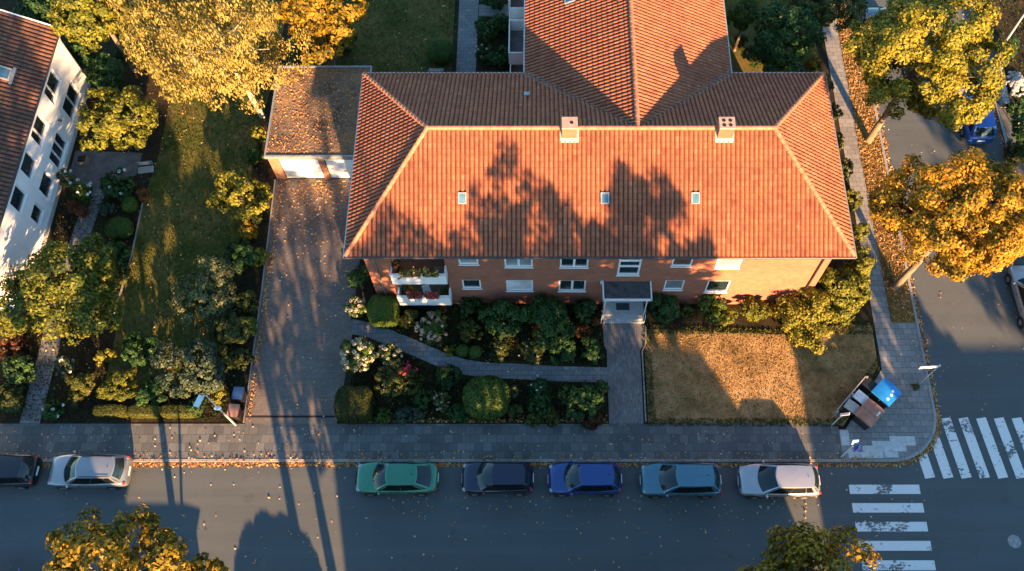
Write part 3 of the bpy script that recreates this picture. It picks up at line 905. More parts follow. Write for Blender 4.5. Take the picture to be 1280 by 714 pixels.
tiled_slope('roof_tiles', roof, 'clay_tiles', (EX1, EY0, EZ), N_, (RX1 - EX1, 0, RZ - EZ), EY1 - EY0, Th, [hip_plane(c_se, re_, mid_e), hip_plane(c_ne, re_, mid_e)])
vl0, vl1 = (GX0, EY1), (GX1, EY1)
rj = (GRX, RY)
tiled_slope('roof_tiles', roof, 'clay_tiles', (GRX, EY1, EZ), W_, (0, RY - EY1, RZ - EZ), GRX - EX0, Ts, [hip_plane(c_nw, rw, mid_n), hip_plane(vl0, rj, (-6, 33)), ((0, RY, 0), S_)])
tiled_slope('roof_tiles', roof, 'clay_tiles', (EX1, EY1, EZ), W_, (0, RY - EY1, RZ - EZ), EX1 - GRX, Ts, [hip_plane(c_ne, re_, mid_n), hip_plane(vl1, rj, (13, 33)), ((0, RY, 0), S_)])
Tw = math.hypot(GRX - GX0, RZ - EZ)
tiled_slope('roof_tiles', roof, 'clay_tiles', (GX0, WEND + 0.3, EZ), S_, (GRX - GX0, 0, RZ - EZ), WEND + 0.3 - RY, Tw, [hip_plane(vl0, rj, (0, 45)), ((GRX, 0, 0), E_)])
tiled_slope('roof_tiles', roof, 'clay_tiles', (GX1, RY, EZ), N_, (GRX - GX1, 0, RZ - EZ), WEND + 0.3 - RY, Tw, [hip_plane(vl1, rj, (10, 45)), ((GRX, 0, 0), W_)])
cp = MB()
cz = 0.03
for a, b in (((EX0, EY0, EZ), (RX0, RY, RZ)), ((EX0, EY1, EZ), (RX0, RY, RZ)), ((EX1, EY0, EZ), (RX1, RY, RZ)), ((EX1, EY1, EZ), (RX1, RY, RZ)), ((RX0, RY, RZ), (RX1, RY, RZ)), ((GRX, WEND + 0.3, RZ), (GRX, RY, RZ))):
    cap_line(cp, (a[0], a[1], a[2] + cz), (b[0], b[1], b[2] + cz))
MATS['cap_tile'] = plain('cap_tile', (0.36, 0.14, 0.075), 0.8, 0, 0.3, 3)
cp.build('ridge_cap', 'cap_tile', roof)
vb = MB()
for a in ((GX0, EY1), (GX1, EY1)):
    A, B = Vector((a[0], a[1], EZ)), Vector((GRX, RY, RZ))
    d = (B - A)
    side = Vector((d.y, -d.x, 0)).normalized() * 0.21
    u_ = Vector((0, 0, 0.055))
    vb.add([A - side + u_ + Vector((0, 0, .05)), A + side + u_ + Vector((0, 0, .05)), B + side * 0.5 + u_, B - side * 0.5 + u_, A + Vector((0, 0, .035)), B + Vector((0, 0, .01))], [(0, 4, 5, 3), (4, 1, 2, 5)])
vb.build('valley_flashing', 'flashing_teal', roof)
def gutter(pts, m, closed=False):
    b = MB()
    for i in range(len(pts) - 1):
        b.tube([pts[i], pts[i + 1]], 0.075, 8)
    return b.build('gutter', m, roof)
g0 = EZ - 0.05
gutter([(EX0 - 0.06, EY0 - 0.07, g0), (EX1 + 0.06, EY0 - 0.07, g0)], 'gutter_dark')
gutter([(EX0 - 0.07, EY0 - 0.07, g0), (EX0 - 0.07, EY1 + 0.07, g0), (GX0 - 0.07, EY1 + 0.07, g0), (GX0 - 0.07, WEND, g0)], 'gutter_metal')
gutter([(EX1 + 0.07, EY0 - 0.07, g0), (EX1 + 0.07, EY1 + 0.07, g0), (GX1 + 0.07, EY1 + 0.07, g0), (GX1 + 0.07, WEND, g0)], 'gutter_metal')
for x in (-9.25, 15.75):
    MB().tube([(x, EY0 - 0.05, g0 - 0.05), (x, WY0 - 0.09, g0 - 0.55), (x, WY0 - 0.09, 0.05)], 0.05, 8).build('downpipe', 'gutter_dark' if x > 0 else 'gutter_metal', house)
# chimneys
for cx, holes in ((1.57, ((0.1, 0.0),)), (9.88, ((-.17, .14), (.17, .14), (-.17, -.16), (.17, -.16)))):
    b = MB().box(cx - 0.40, cx + 0.40, 28.24, 28.94, 9.9, 11.32)
    ch = b.build('chimney', 'chimney_brick', house)
    MB().box(cx - 0.425, cx + 0.425, 28.215, 28.965, 11.322, 11.42).build('chimney_cap', 'cap_concrete', ch, bevel=0.015)
    for hx, hy in holes:
        MB().tube([(cx + hx, 28.59 + hy, 11.40), (cx + hx, 28.59 + hy, 11.432)], 0.10, 10).build('flue', 'black_hole', ch)
    zz = lambda y: EZ + (y - EY0) * (RZ - EZ) / (RY - EY0)
    fb = MB()
    y0, y1 = 28.04, 28.236
    fb.add([(cx - .5, y0, zz(y0) + .085), (cx + .5, y0, zz(y0) + .085), (cx + .5, y1, zz(y1) + .12), (cx - .5, y1, zz(y1) + .12)], [(0, 1, 2, 3)])
    fb.box(cx - .405, cx + .405, 28.20, 28.238, 10.2, zz(y1) + 0.15)
    for s in (-1, 1):
        xa, xb = cx + s * 0.404, cx + s * 0.5
        fb.add([(xa, y0, zz(y0) + .088), (xb, y0, zz(y0) + .088), (xb, RY, RZ + .14), (xa, RY, RZ + .14)], [(0, 1, 2, 3) if s > 0 else (3, 2, 1, 0)])
    fb.build('flashing', 'flashing_white', ch)
# roof lights: slope given by a point, the along and up directions
def roof_light(px, py, pz, e, up, w_, h_, glass='skylight_glass', fr='gutter_metal'):
    e, up = Vector(e).normalized(), Vector(up).normalized()
    n = e.cross(up)
    if n.z < 0: n = -n
    M = Matrix((( e.x, up.x, n.x, px), (e.y, up.y, n.y, py), (e.z, up.z, n.z, pz), (0, 0, 0, 1)))
    b = MB()
    b.box(-w_ / 2, w_ / 2, -h_ / 2, -h_ / 2 + .07, 0, .15, M).box(-w_ / 2, w_ / 2, h_ / 2 - .07, h_ / 2, 0, .15, M)
    b.box(-w_ / 2, -w_ / 2 + .07, -h_ / 2 + .07, h_ / 2 - .07, 0, .15, M).box(w_ / 2 - .07, w_ / 2, -h_ / 2 + .07, h_ / 2 - .07, 0, .15, M)
    s = b.build('skylight', fr, house)
    MB().box(-w_ / 2 + .05, w_ / 2 - .05, -h_ / 2 + .05, h_ / 2 - .05, .02, .12, M).build('pane', glass, s)
fs_up = (0, RY - EY0, RZ - EZ)
for u, v in ((578, 248), (756, 248), (869, 248)):
    a_, b_ = (u - PPX) / F_PX, (v - PPY) / F_PX
    dy, dz = ST - b_ * CT, -CT - b_ * ST
    k = (RZ - EZ) / (RY - EY0)
    t = (CAM_H - EZ + k * EY0) / (k * dy - dz)
    roof_light(a_ * t, dy * t, CAM_H + dz * t, E_, fs_up, 0.46, 0.62)
kw = (RZ - EZ) / (GRX - GX0)
roof_light(1.85, 39.4, EZ + (1.85 - GX0) * kw, S_, (GRX - GX0, 0, RZ - EZ), 0.6, 0.7)
roof_light(8.6, 41.6, EZ + (GX1 - 8.6) * kw, N_, (GRX - GX1, 0, RZ - EZ), 0.35, 0.5)
kb = (RZ - EZ) / (RY - EY1)
for x, y in ((-0.75, 32.3),):
    MB().box(x - .16, x + .16, y - .12, y + .12, EZ + (y - EY1) * kb, EZ + (y - EY1) * kb + .2).build('vent_tile', 'gutter_metal', roof, bevel=.02)
# porch
pb = MB().box(3.72, 6.42, 22.18, WY0 - 0.004, 3.02, 3.14)
canopy = pb.build('canopy', 'bitumen', house)
MB().box(3.68, 6.46, 22.10, 22.178, 2.97, 3.17).box(3.64, 3.718, 22.10, WY0 - .004, 2.97, 3.17).box(6.422, 6.5, 22.10, WY0 - .004, 2.97, 3.17).build('fascia', 'sign_white', canopy)
MB().box(3.84, 6.28, 22.30, WY0 - .004, 0.05, 0.60).box(3.84, 6.28, 22.12, 22.298, 0.05, 0.40).box(3.84, 6.28, 21.95, 22.118, 0.05, 0.21).build('steps', 'concrete', house)
for x in (3.80, 6.24):
    MB().tube([(x, 22.2, 0.1), (x, 22.2, 2.98)], 0.035, 8).build('post', 'sign_white', house)
MB().tube([(6.3, 22.2, 1.45), (6.3, 21.95, 1.15), (6.3, 21.95, .1)], 0.025, 6).tube([(3.70, 22.2, 1.45), (3.70, 21.95, 1.15), (3.70, 21.95, .1)], 0.025, 6).build('handrail', 'sign_white', house)
dr = MB().box(4.37, 5.73, WY0 + .12, WY0 + .18, 0.62, 2.73).build('door', 'bitumen', house)
MB().box(4.55, 4.98, WY0 + .11, WY0 + .118, 0.9, 2.5).box(5.12, 5.55, WY0 + .11, WY0 + .118, 0.9, 2.5).build('door_glass', 'window_glass', dr)
tag(MB().box(4.62, 5.42, 22.6, 23.05, 0.604, 0.63).build('doormat', 'mat_dark'), 'dark rectangular doormat on the porch platform', 'doormat')
MB().box(3.52, 3.70, WY0 - .16, WY0 - .01, 3.05, 3.25).build('wall_lamp', 'lamp_lens', house)
# rear wing balconies
for (y0, y1) in ((38.55, 41.3), (42.25, 45.2)):
    for k, z0 in enumerate((1.3, 4.1)):
        b = MB().box(-1.95, -0.21, y0, y1, z0 - .15, z0)
        b.box(-1.95, -0.21, y0, y0 + .07, z0 + .01, z0 + 1.0).box(-1.95, -0.21, y1 - .07, y1, z0 + .01, z0 + 1.0).box(-2.02, -1.952, y0, y1, z0 - .1, z0 + 1.0)
        bal = b.build('balcony', 'balcony_white', house)
        MB().box(-1.94, -0.22, y0 + .08, y1 - .08, z0 + .004, z0 + .03).build('balcony_floor', 'floor_grey', bal)
    window(house, M4((-0.2, (y0 + y1) / 2, 4.2), R(-90)), 1.8, 2.2, (0.5,), 'window_glass', recess=-.05, sill=False)
    MB().tube([(-1.98, y1 + .45, .1), (-1.98, y1 + .45, 7.3)], .05, 6).build('post', 'sign_white', house)
b = MB()
b.box(10.66, 11.75, 42.4, 45.4, 3.95, 4.1).box(10.66, 11.75, 42.4, 42.47, 4.11, 5.1).box(11.68, 11.75, 42.472, 45.4, 4.11, 5.1).build('balcony', 'balcony_white', house)

# ---- garage
gar = thing('garage', 'flat roofed double garage with two white doors beside the brick house', 'garage')
b = MB()
gy = 32.26
b.box(-17.25, -16.62, gy, gy + .25, 0, 2.7).box(-14.12, -13.72, gy, gy + .25, 0, 2.7).box(-11.5, -11.22, gy, gy + .25, 0, 2.7)
b.box(-16.62, -14.12, gy + .002, gy + .25, 2.36, 2.7).box(-13.72, -11.5, gy + .002, gy + .25, 2.36, 2.7)
b.box(-17.25, -17.0, gy + .25, 39.1, 0, 2.7).box(-11.47, -11.22, gy + .25, 39.1, 0, 2.7).box(-17.0, -11.47, 38.85, 39.1, 0, 2.7)
b.build('wall', 'garage_brick', gar)
r = MB().box(-17.25, -11.22, gy - .02, 39.2, 2.702, 2.84).build('roof', 'leafy_gravel', gar)
MB().box(-17.36, -11.15, gy - .14, gy - .022, 2.66, 2.93).box(-17.36, -17.252, gy - .02, 39.3, 2.66, 2.93).box(-11.218, -11.13, gy - .02, 39.3, 2.66, 2.93).box(-17.25, -11.22, 39.202, 39.3, 2.66, 2.93).build('roof_edge', 'gutter_metal', r)
for x0, x1 in ((-16.6, -14.14), (-13.7, -11.52)):
    d = MB().box(x0, x1, gy + .10, gy + .15, 0.11, 2.34)
    for i in range(1, 5):
        z = 0.11 + i * 0.446
        d.box(x0 + .02, x1 - .02, gy + .085, gy + .098, z - .20, z + .20 - 0.02)
    dd = d.build('garage_door', 'garage_white', gar)
    MB().box((x0 + x1) / 2 - .08, (x0 + x1) / 2 + .08, gy + .03, gy + .083, 0.95, 0.99).build('handle', 'iron', dd)

# ---- white house on the left (local frame: x east of the wall is positive, y runs north)
wh = thing('white_house', 'white rendered house with brown tiled roof at the left edge', 'house', (-31.45, 22.9, 0.05), R(-0.8))
LEN, DEP, WEZ, PIT = 17.15, 10.6, 5.05, math.tan(R(29))
b = MB()
wins = [(13.95, 3.1, 1.95, 1.35, (0.38,)), (10.6, 3.1, 1.8, 1.35, (0.38,)), (8.0, 3.1, 1.45, 1.35, ()), (5.6, 3.1, 1.45, 1.35, ()),
        (14.6, 0.75, 2.3, 1.5, (0.5,)), (10.75, 0.6, 2.2, 1.5, (0.33, 0.66)), (8.0, 0.85, 1.5, 1.35, ()), (5.8, 1.05, 1.15, 1.15, ())]
MW = M4((0, 0, 0), R(90))
ops = [(y - w_ / 2, y + w_ / 2, z, z + h_) for y, z, w_, h_, _ in wins]
wall_panel(b, 0, LEN, 0, WEZ, ops, 0.2, MW)
RG = WEZ + DEP / 2 * PIT
b.add([(0, 0, 0), (-DEP, 0, 0), (-DEP, 0, WEZ), (-DEP / 2, 0, RG), (0, 0, WEZ)], [(0, 1, 2, 3, 4)])
b.add([(0, LEN, 0), (-DEP, LEN, 0), (-DEP, LEN, WEZ), (-DEP / 2, LEN, RG), (0, LEN, WEZ)], [(4, 3, 2, 1, 0)])
b.add([(-DEP, 0, 0), (-DEP, LEN, 0), (-DEP, LEN, WEZ), (-DEP, 0, WEZ)], [(0, 1, 2, 3)])
b.build('wall', 'white_plaster', wh)
MB().box(0.002, 0.05, 0, LEN, 0, 0.38).build('plinth', 'grey_plaster', wh)
for y, z, w_, h_, sp in wins:
    window(wh, M4((0, y, z), R(90)), w_, h_, sp, 'window_glass', 0.09, 0.09)
rb = MB().box(-DEP - .3, .12, -.3, LEN + .35, WEZ - .08, WEZ - .01)
wroof = rb.build('roof', 'wood', wh)
up = (-1, 0, PIT)
Tt = math.hypot(DEP / 2 + .15, (DEP / 2 + .15) * PIT)
z0 = WEZ - .15 * PIT + .10
tiled_slope('roof_tiles', wroof, 'brown_tiles', (.15, -.35, z0), N_, up, LEN + .75, Tt, [((-DEP / 2, 0, 0), W_), ((0, LEN + .38, 0), N_)], 0.3, 0.36, 1.1)
tiled_slope('roof_tiles', wroof, 'brown_tiles', (-DEP - .15, LEN + .4, z0), S_, (1, 0, PIT), LEN + .75, Tt, [((-DEP / 2, 0, 0), E_)], 0.3, 0.36, 1.1)
g = MB()
cap_line(g, (-DEP / 2, -.35, RG + .17), (-DEP / 2, LEN + .4, RG + .17))
g.build('ridge_cap', 'brown_tiles', wroof)
MB().tube([(.21, -.4, z0 - .02), (.21, LEN + .4, z0 - .02)], .07, 8).build('gutter', 'gutter_dark', wroof)
bm_ = MB()
for y in (LEN + .42,):
    bm_.add([(.2, y, z0 - .1), (-DEP / 2, y, RG - .02), (-DEP / 2, y, RG + .2), (.2, y, z0 + .12), (.2, y + .05, z0 - .1), (-DEP / 2, y + .05, RG - .02), (-DEP / 2, y + .05, RG + .2), (.2, y + .05, z0 + .12)],
            [(0, 1, 2, 3), (7, 6, 5, 4), (3, 2, 6, 7), (0, 4, 5, 1), (0, 3, 7, 4)])
bm_.build('barge_board', 'sign_white', wroof)
MB().tube([(.2, LEN - .1, z0 - .1), (.1, LEN - .1, z0 - .5), (.1, LEN - .1, .1)], .05, 8).build('downpipe', 'gutter_metal', wh)
sl = Vector(up).normalized()
nrm = Vector((PIT, 0, 1)).normalized()
def on_slope(x, y): return Vector((x, y, z0 + (.15 - x) * PIT))
p = on_slope(-1.9, 13.1)
Ms = Matrix(((0, sl.x, nrm.x, p.x), (1, 0, 0, p.y), (0, sl.z, nrm.z, p.z), (0, 0, 0, 1)))
s = MB().box(-.45, .45, -.6, -.5, 0, .16, Ms).box(-.45, .45, .5, .6, 0, .16, Ms).box(-.45, -.36, -.5, .5, 0, .16, Ms).box(.36, .45, -.5, .5, 0, .16, Ms).build('skylight', 'flashing_white', wh)
MB().box(-.37, .37, -.51, .51, .02, .12, Ms).build('pane', 'skylight_glass', s)
MB().box(-.62, .62, -.78, -.61, .0, .09, Ms).build('flashing', 'flashing_white', s)
lamp = MB().ball((.16, 12.4, 2.3), .1).box(.0, .16, 12.36, 12.44, 2.28, 2.36).build('wall_lamp', 'iron', wh)

# ================================================================== VEHICLES
def make_car(label, x, y, rz, col, L=4.1, Wd=1.76, H=1.47, style='hatch', cat='car', metal=0.35, rails=False, group='cars parked along the kerb', name='parked_car'):
    """front towards +x in its own frame"""
    pm = paint('paint', col, metal)
    root = thing(name, label, cat, (x, y, 0.006), rz, group)
    hw = Wd / 2
    sed = style == 'sedan'
    van = style == 'van'
    zb, belt = 0.22, 0.93 if not van else 1.0
    if sed:
        st = [(0, .50, .60), (.012, .60, .74), (.04, .70, .86), (.10, .78, .945), (.18, .86, .985), (.28, .92, 1), (.45, .95, 1), (.70, .96, 1), (.80, .97, .985), (.88, .96, .96), (.945, .92, .91), (.98, .82, .83), (1, .66, .72)]
        gb, gr = (.275, .90), (.42, .73)
    elif van:
        st = [(0, .52, .72), (.015, .66, .82), (.05, .78, .92), (.12, .88, .975), (.22, 1.0, 1), (.45, 1.02, 1), (.75, 1.03, 1), (.92, 1.02, .985), (.975, .95, .95), (.993, .82, .90), (1, .62, .86)]
        gb, gr = (.215, .975), (.40, .90)
    else:
        st = [(0, .50, .60), (.012, .62, .74), (.04, .73, .86), (.10, .82, .945), (.18, .89, .985), (.27, .95, 1), (.45, .97, 1), (.75, .99, 1), (.88, .99, .98), (.945, .95, .945), (.98, .84, .88), (1, .60, .78)]
        gb, gr = (.275, .945), (.455, .86)
    X = lambda f: L / 2 - f * L
    prof = lambda h, zt: [(0, zb), (h * .80, zb), (h * .95, zb + .10), (h, zb + .36 * (zt - zb)), (h, zb + .66 * (zt - zb)), (h * .972, zt - .07), (h * .90, zt - .012), (h * .5, zt + .018), (0, zt + .026)]
    vs, fs = [], []
    for f, zt, k in st:
        pr = prof(hw * k, zt)
        ring = [(X(f), yy, zz) for yy, zz in pr] + [(X(f), -yy, zz) for yy, zz in pr[-2:0:-1]]
        vs += ring
    n = 16
    for i in range(len(st) - 1):
        for k in range(n):
            k2 = (k + 1) % n
            fs.append((i * n + k, (i + 1) * n + k, (i + 1) * n + k2, i * n + k2))
    fs += [tuple(range(n)), tuple(range((len(st) - 1) * n, len(st) * n))[::-1]]
    b = MB().add(vs, fs, None, True)
    b.build('body', pm, root, subsurf=2)
    # greenhouse: patches between the belt outline and the roof outline
    wb, wr = hw * .90, hw * (.655 if not van else .76)
    zbl, zr = belt - .02, H
    xb0, xb1, xr0, xr1 = X(gb[0]), X(gb[1]), X(gr[0]), X(gr[1])
    def lerp(a, c, t): return a + (c - a) * t
    def front(u, v, off=0.0):
        yy = lerp(-1, 1, u)
        bow = (1 - yy * yy) * lerp(.27, .13, v)
        sag = math.sin(v * math.pi) * .035
        return (lerp(xb0, xr0, v) + bow + sag + off * .75, yy * lerp(wb, wr, v), lerp(zbl, zr, v) + sag * .7 + (1 - yy * yy) * .025 * v + off * .66)
    def rear(u, v, off=0.0):
        yy = lerp(1, -1, u)
        bow = (1 - yy * yy) * lerp(.16, .10, v)
        sag = math.sin(v * math.pi) * .03
        return (lerp(xb1, xr1, v) - bow - sag - off * .8, yy * lerp(wb * .93, wr * .97, v), lerp(zbl, zr - .02, v) + (1 - yy * yy) * .025 * v + off * .5)
    def side(s):
        def fn(u, v, off=0.0):
            xx = lerp(lerp(xb0, xb1, u), lerp(xr0, xr1, u), v)
            wbu = lerp(wb, wb * .93, max(0, u * 1.6 - .6))
            wru = lerp(wr, wr * .97, u)
            bul = math.sin(v * math.pi) * .03
            ctr = math.sin(u * math.pi) * .035
            return (xx, s * (lerp(wbu, wru, v) + bul + ctr * (1 - v * .5) + off * .9), lerp(zbl, lerp(zr, zr - .02, u), v) + math.sin(u * math.pi) * .012 * v + off * .3)
        return fn
    def top(u, v):
        xx = lerp(xr0, xr1, u)
        yy = lerp(-1, 1, v)
        ww = lerp(wr, wr * .97, u) + math.sin(u * math.pi) * .0175
        bow = (1 - yy * yy) * (lerp(.13, -.10, u))
        return (xx + bow, yy * ww, lerp(zr, zr - .02, u) + (1 - yy * yy) * .025 + math.sin(u * math.pi) * (.012 + .02 * (1 - yy * yy)))
    b = MB()
    b.grid(front, 8, 4).grid(rear, 8, 4).grid(side(1), 10, 4, True).grid(side(-1), 10, 4).grid(top, 10, 8, True)
    b.build('cabin', pm, root)
    def patch(nm, fn, u0, u1, v0, v1, m='car_glass', nu=8, nv=4, flip=False, off=.009, shear=0.0):
        g = MB().grid(lambda u, v: fn(lerp(u0, u1, u) + shear * (v - .5) * 0, lerp(v0, v1, v), off), nu, nv, flip)
        return g.build(nm, m, root)
    patch('windscreen', front, .05, .95, .03, .95)
    patch('rear_window', rear, .08, .92, .22 if not sed else .06, .93)
    for s in (1, -1):
        fn = side(s)
        cuts = [(.04, .445), (.452, .77), (.778, .93)] if not sed else [(.06, .468), (.476, .89)]
        for i, (a, c) in enumerate(cuts):
            patch('side_window', fn, a, c, .12, .90, 'car_side_glass', nu=5, nv=3, flip=s > 0)
        m = MB().ball((xb0 - .16, s * (hw + .07), belt + .05), (.075, .11, .075), 8, 6)
        m.build('wing_mirror', pm, root)
        for f_ in (.44, .66):
            MB().box(X(f_) - .09, X(f_) + .09, s * hw * .995 - .012, s * hw * .995 + .012, belt - .18, belt - .15).build('door_handle', 'black_trim' if s else pm, root)
        for nmx, f_, dz in (('headlight', .055, 0), ('taillight', .965, 0)):
            if nmx == 'headlight':
                MB().ball((X(.050), s * hw * .74, .665), (.15, .13, .05), 10, 6).build(nmx, 'lens_clear', root)
            else:
                MB().ball((X(.972), s * hw * (.80 if not sed else .74), .80), (.07, .11, .10 if not sed else .07), 10, 6).build(nmx, 'lens_red', root)
        for f_ in (.185, .80):
            wx = X(f_)
            MB().tube([(wx, s * (hw * .99 - .16), .325), (wx, s * (hw + .004), .325)], .375, 20).build('wheel_arch', 'black_trim', root)
            ty = MB()
            ty.tube([(wx, s * (hw * .99 - .2), .315), (wx, s * (hw + .008), .315), (wx, s * (hw + .022), .315)], [.315, .315, .295], 20)
            wh_ = ty.build('wheel', 'tyre', root)
            rm = MB().tube([(wx, s * (hw + .012), .315), (wx, s * (hw + .030), .315)], [.20, .17], 16)
            rm.build('rim', 'rim', wh_)
        if rails:
            MB().tube([(lerp(xr0, xr1, .06), s * wr * .93, zr + .05), (lerp(xr0, xr1, .5), s * wr * .96, zr + .085), (lerp(xr0, xr1, .95), s * wr * .91, zr + .045)], .018, 6).build('roof_rail', 'black_trim', root)
    MB().box(X(0) - .02, X(0) + .015, -.26, .26, .42, .53).build('number_plate', 'plate_white', root)
    MB().box(X(1) - .012, X(1) + .03, -.26, .26, .55, .66).build('number_plate', 'plate_white', root)
    MB().box(X(.005) - .06, X(.005) + .012, -hw * .45, hw * .45, .56, .66).build('grille', 'black_trim', root)
    MB().tube([front(.12, .05, .016), front(.48, .10, .016)], .012, 5).build('wiper', 'black_trim', root)
    MB().tube([front(.52, .05, .016), front(.86, .10, .016)], .012, 5).build('wiper', 'black_trim', root)
    ax = lerp(xr0, xr1, .86)
    MB().tube([(ax, 0, zr + .02), (ax - .10, 0, zr + .09)], [.022, .008], 6).build('aerial', 'black_trim', root)
    # shut lines of bonnet and doors
    ln = MB()
    for s in (1, -1):
        ln.box(X(gb[0]) - .012, X(gb[0]) + .0, s * hw * .985 - .02, s * hw * 1.004, .42, belt - .1)
    ln.build('door_seam', 'black_trim', root)
    return root

make_car('green four door saloon with a boot, facing left, front of the kerbside row', -7.97, 12.36, math.pi, (0.03, 0.19, 0.11), 4.62, 1.76, 1.43, 'sedan')
make_car('dark navy hatchback parked between the green saloon and the bright blue hatchback', -2.36, 12.36, math.pi, (0.006, 0.010, 0.034), 4.0, 1.74, 1.46)
make_car('bright blue hatchback parked right behind the dark navy hatchback', 2.50, 12.32, math.pi, (0.010, 0.05, 0.20), 4.1, 1.76, 1.5)
make_car('steel blue hatchback between the bright blue and silver hatchbacks', 7.83, 12.26, math.pi, (0.065, 0.17, 0.225), 4.48, 1.82, 1.55)
make_car('silver hatchback half in sun, last of the row by the zebra crossing', 13.30, 12.22, math.pi, (0.42, 0.42, 0.43), 4.5, 1.82, 1.5, metal=.6)
make_car('silver car with black roof rails parked behind a black car at left', -25.18, 12.75, math.pi, (0.27, 0.29, 0.31), 4.5, 1.82, 1.5, 'hatch', rails=True, metal=.6)
make_car('black hatchback with red tail lights cut off by the left edge', -30.25, 12.75, math.pi, (0.010, 0.012, 0.018), 4.35, 1.78, 1.48)
make_car('violet blue car on the near side of the street, only its roof showing', -28.4, 6.35, 0.0, (0.05, 0.04, 0.28), 4.4, 1.78, 1.5)
make_car('blue people carrier parked in the side street between two golden trees', 29.25, 37.2, R(91), (0.012, 0.085, 0.34), 4.6, 1.86, 1.66, 'van')
make_car('grey estate car at the right edge of the side street', 29.95, 23.35, R(92), (0.36, 0.35, 0.34), 4.7, 1.84, 1.5)
make_car('dark blue car parked ahead of the grey estate, under the autumn tree', 29.95, 28.9, R(90), (0.015, 0.05, 0.12), 4.4, 1.8, 1.48)
make_car('dark car at the top of the side street mostly under a tree crown', 24.1, 44.3, R(90), (0.02, 0.05, 0.085), 4.4, 1.8, 1.48)

# ================================================================== STREET FURNITURE
lp = thing('street_lamp', 'street lamp with flat bluish head beside the two small bins', 'street lamp', (-17.58, 15.56, 0.08))
MB().tube([(0, 0, 0), (0, 0, 3.1)], [.06, .05], 10).tube([(0, 0, 3.1), (0, .02, 5.2), (-.06, -.02, 5.34), (-.16, -.12, 5.36)], [.045, .035, .03, .03], 8).build('pole', 'lamp_grey', lp)
MB().ball((-.04, 0, 3.12), (.22, .13, .10), 12, 6).build('collar', 'sign_white', lp)
MB().box(-.16, .16, -.34, .34, -.05, .05, M4((-.27, -.34, 5.34), R(-14), R(-8))).build('lamp_head', 'lamp_lens', lp, bevel=.03)
lp = thing('street_lamp', 'tall street lamp with long white head at the top right corner', 'street lamp', (32.23, 42.56, 0.08), 0)
MB().tube([(0, 0, 0), (-.02, 0, 6.0), (-.08, 0, 6.12), (-.3, 0, 6.16)], [.09, .05, .045, .04], 10).build('pole', 'lamp_grey', lp)
MB().box(-.60, .60, -.15, .15, -.05, .07, M4((-.55, 0, 6.16), 0, 0, R(4))).build('lamp_head', 'sign_white', lp, bevel=.04)
MB().box(-.40, .35, -.11, .11, -.075, -.052, M4((-.55, 0, 6.16), 0, 0, R(4))).build('lens', 'lamp_lens', lp)

sg = thing('crossing_sign', 'white pole with blue sign plates at the corner by the zebra crossing', 'sign', (17.12, 13.68, 0.1))
MB().tube([(0, 0, 0), (0.02, 0.02, 2.15)], .04, 8).build('pole', 'sign_white', sg)
MB().box(-.16, .16, -.03, .03, -.3, .3, M4((.17, -.12, 2.25), R(62), R(8))).build('plate', 'sign_blue', sg, bevel=.01)
MB().box(-.17, .17, -.04, .04, -.2, .2, M4((.05, .18, 2.45), R(5), R(-18))).build('cap_plate', 'sign_sky_blue', sg, bevel=.01)
sg = thing('street_name_sign', 'slim pole with a long white name plate on the corner pavement', 'sign', (22.39, 18.1, 0.1))
MB().tube([(0, 0, 0), (0, 0, 2.95)], .035, 8).ball((0, 0, 2.97), .06, 8, 6).build('pole', 'lamp_grey', sg)
MB().box(-1.08, -.04, -.025, .025, 2.62, 2.9, M4((0, 0, 0), R(4))).build('plate', 'sign_white', sg)
sg = thing('sign_post', 'leaning white post with a small white plate at the lawn corner', 'post', (16.84, 15.55, 0.1))
MB().tube([(0, 0, 0), (.12, .06, 1.95)], .03, 8).build('pole', 'sign_white', sg)
MB().box(-.08, .08, -.02, .02, -.36, .36, M4((.16, .02, 2.0), R(66), R(28))).build('plate', 'sign_white', sg, bevel=.01)

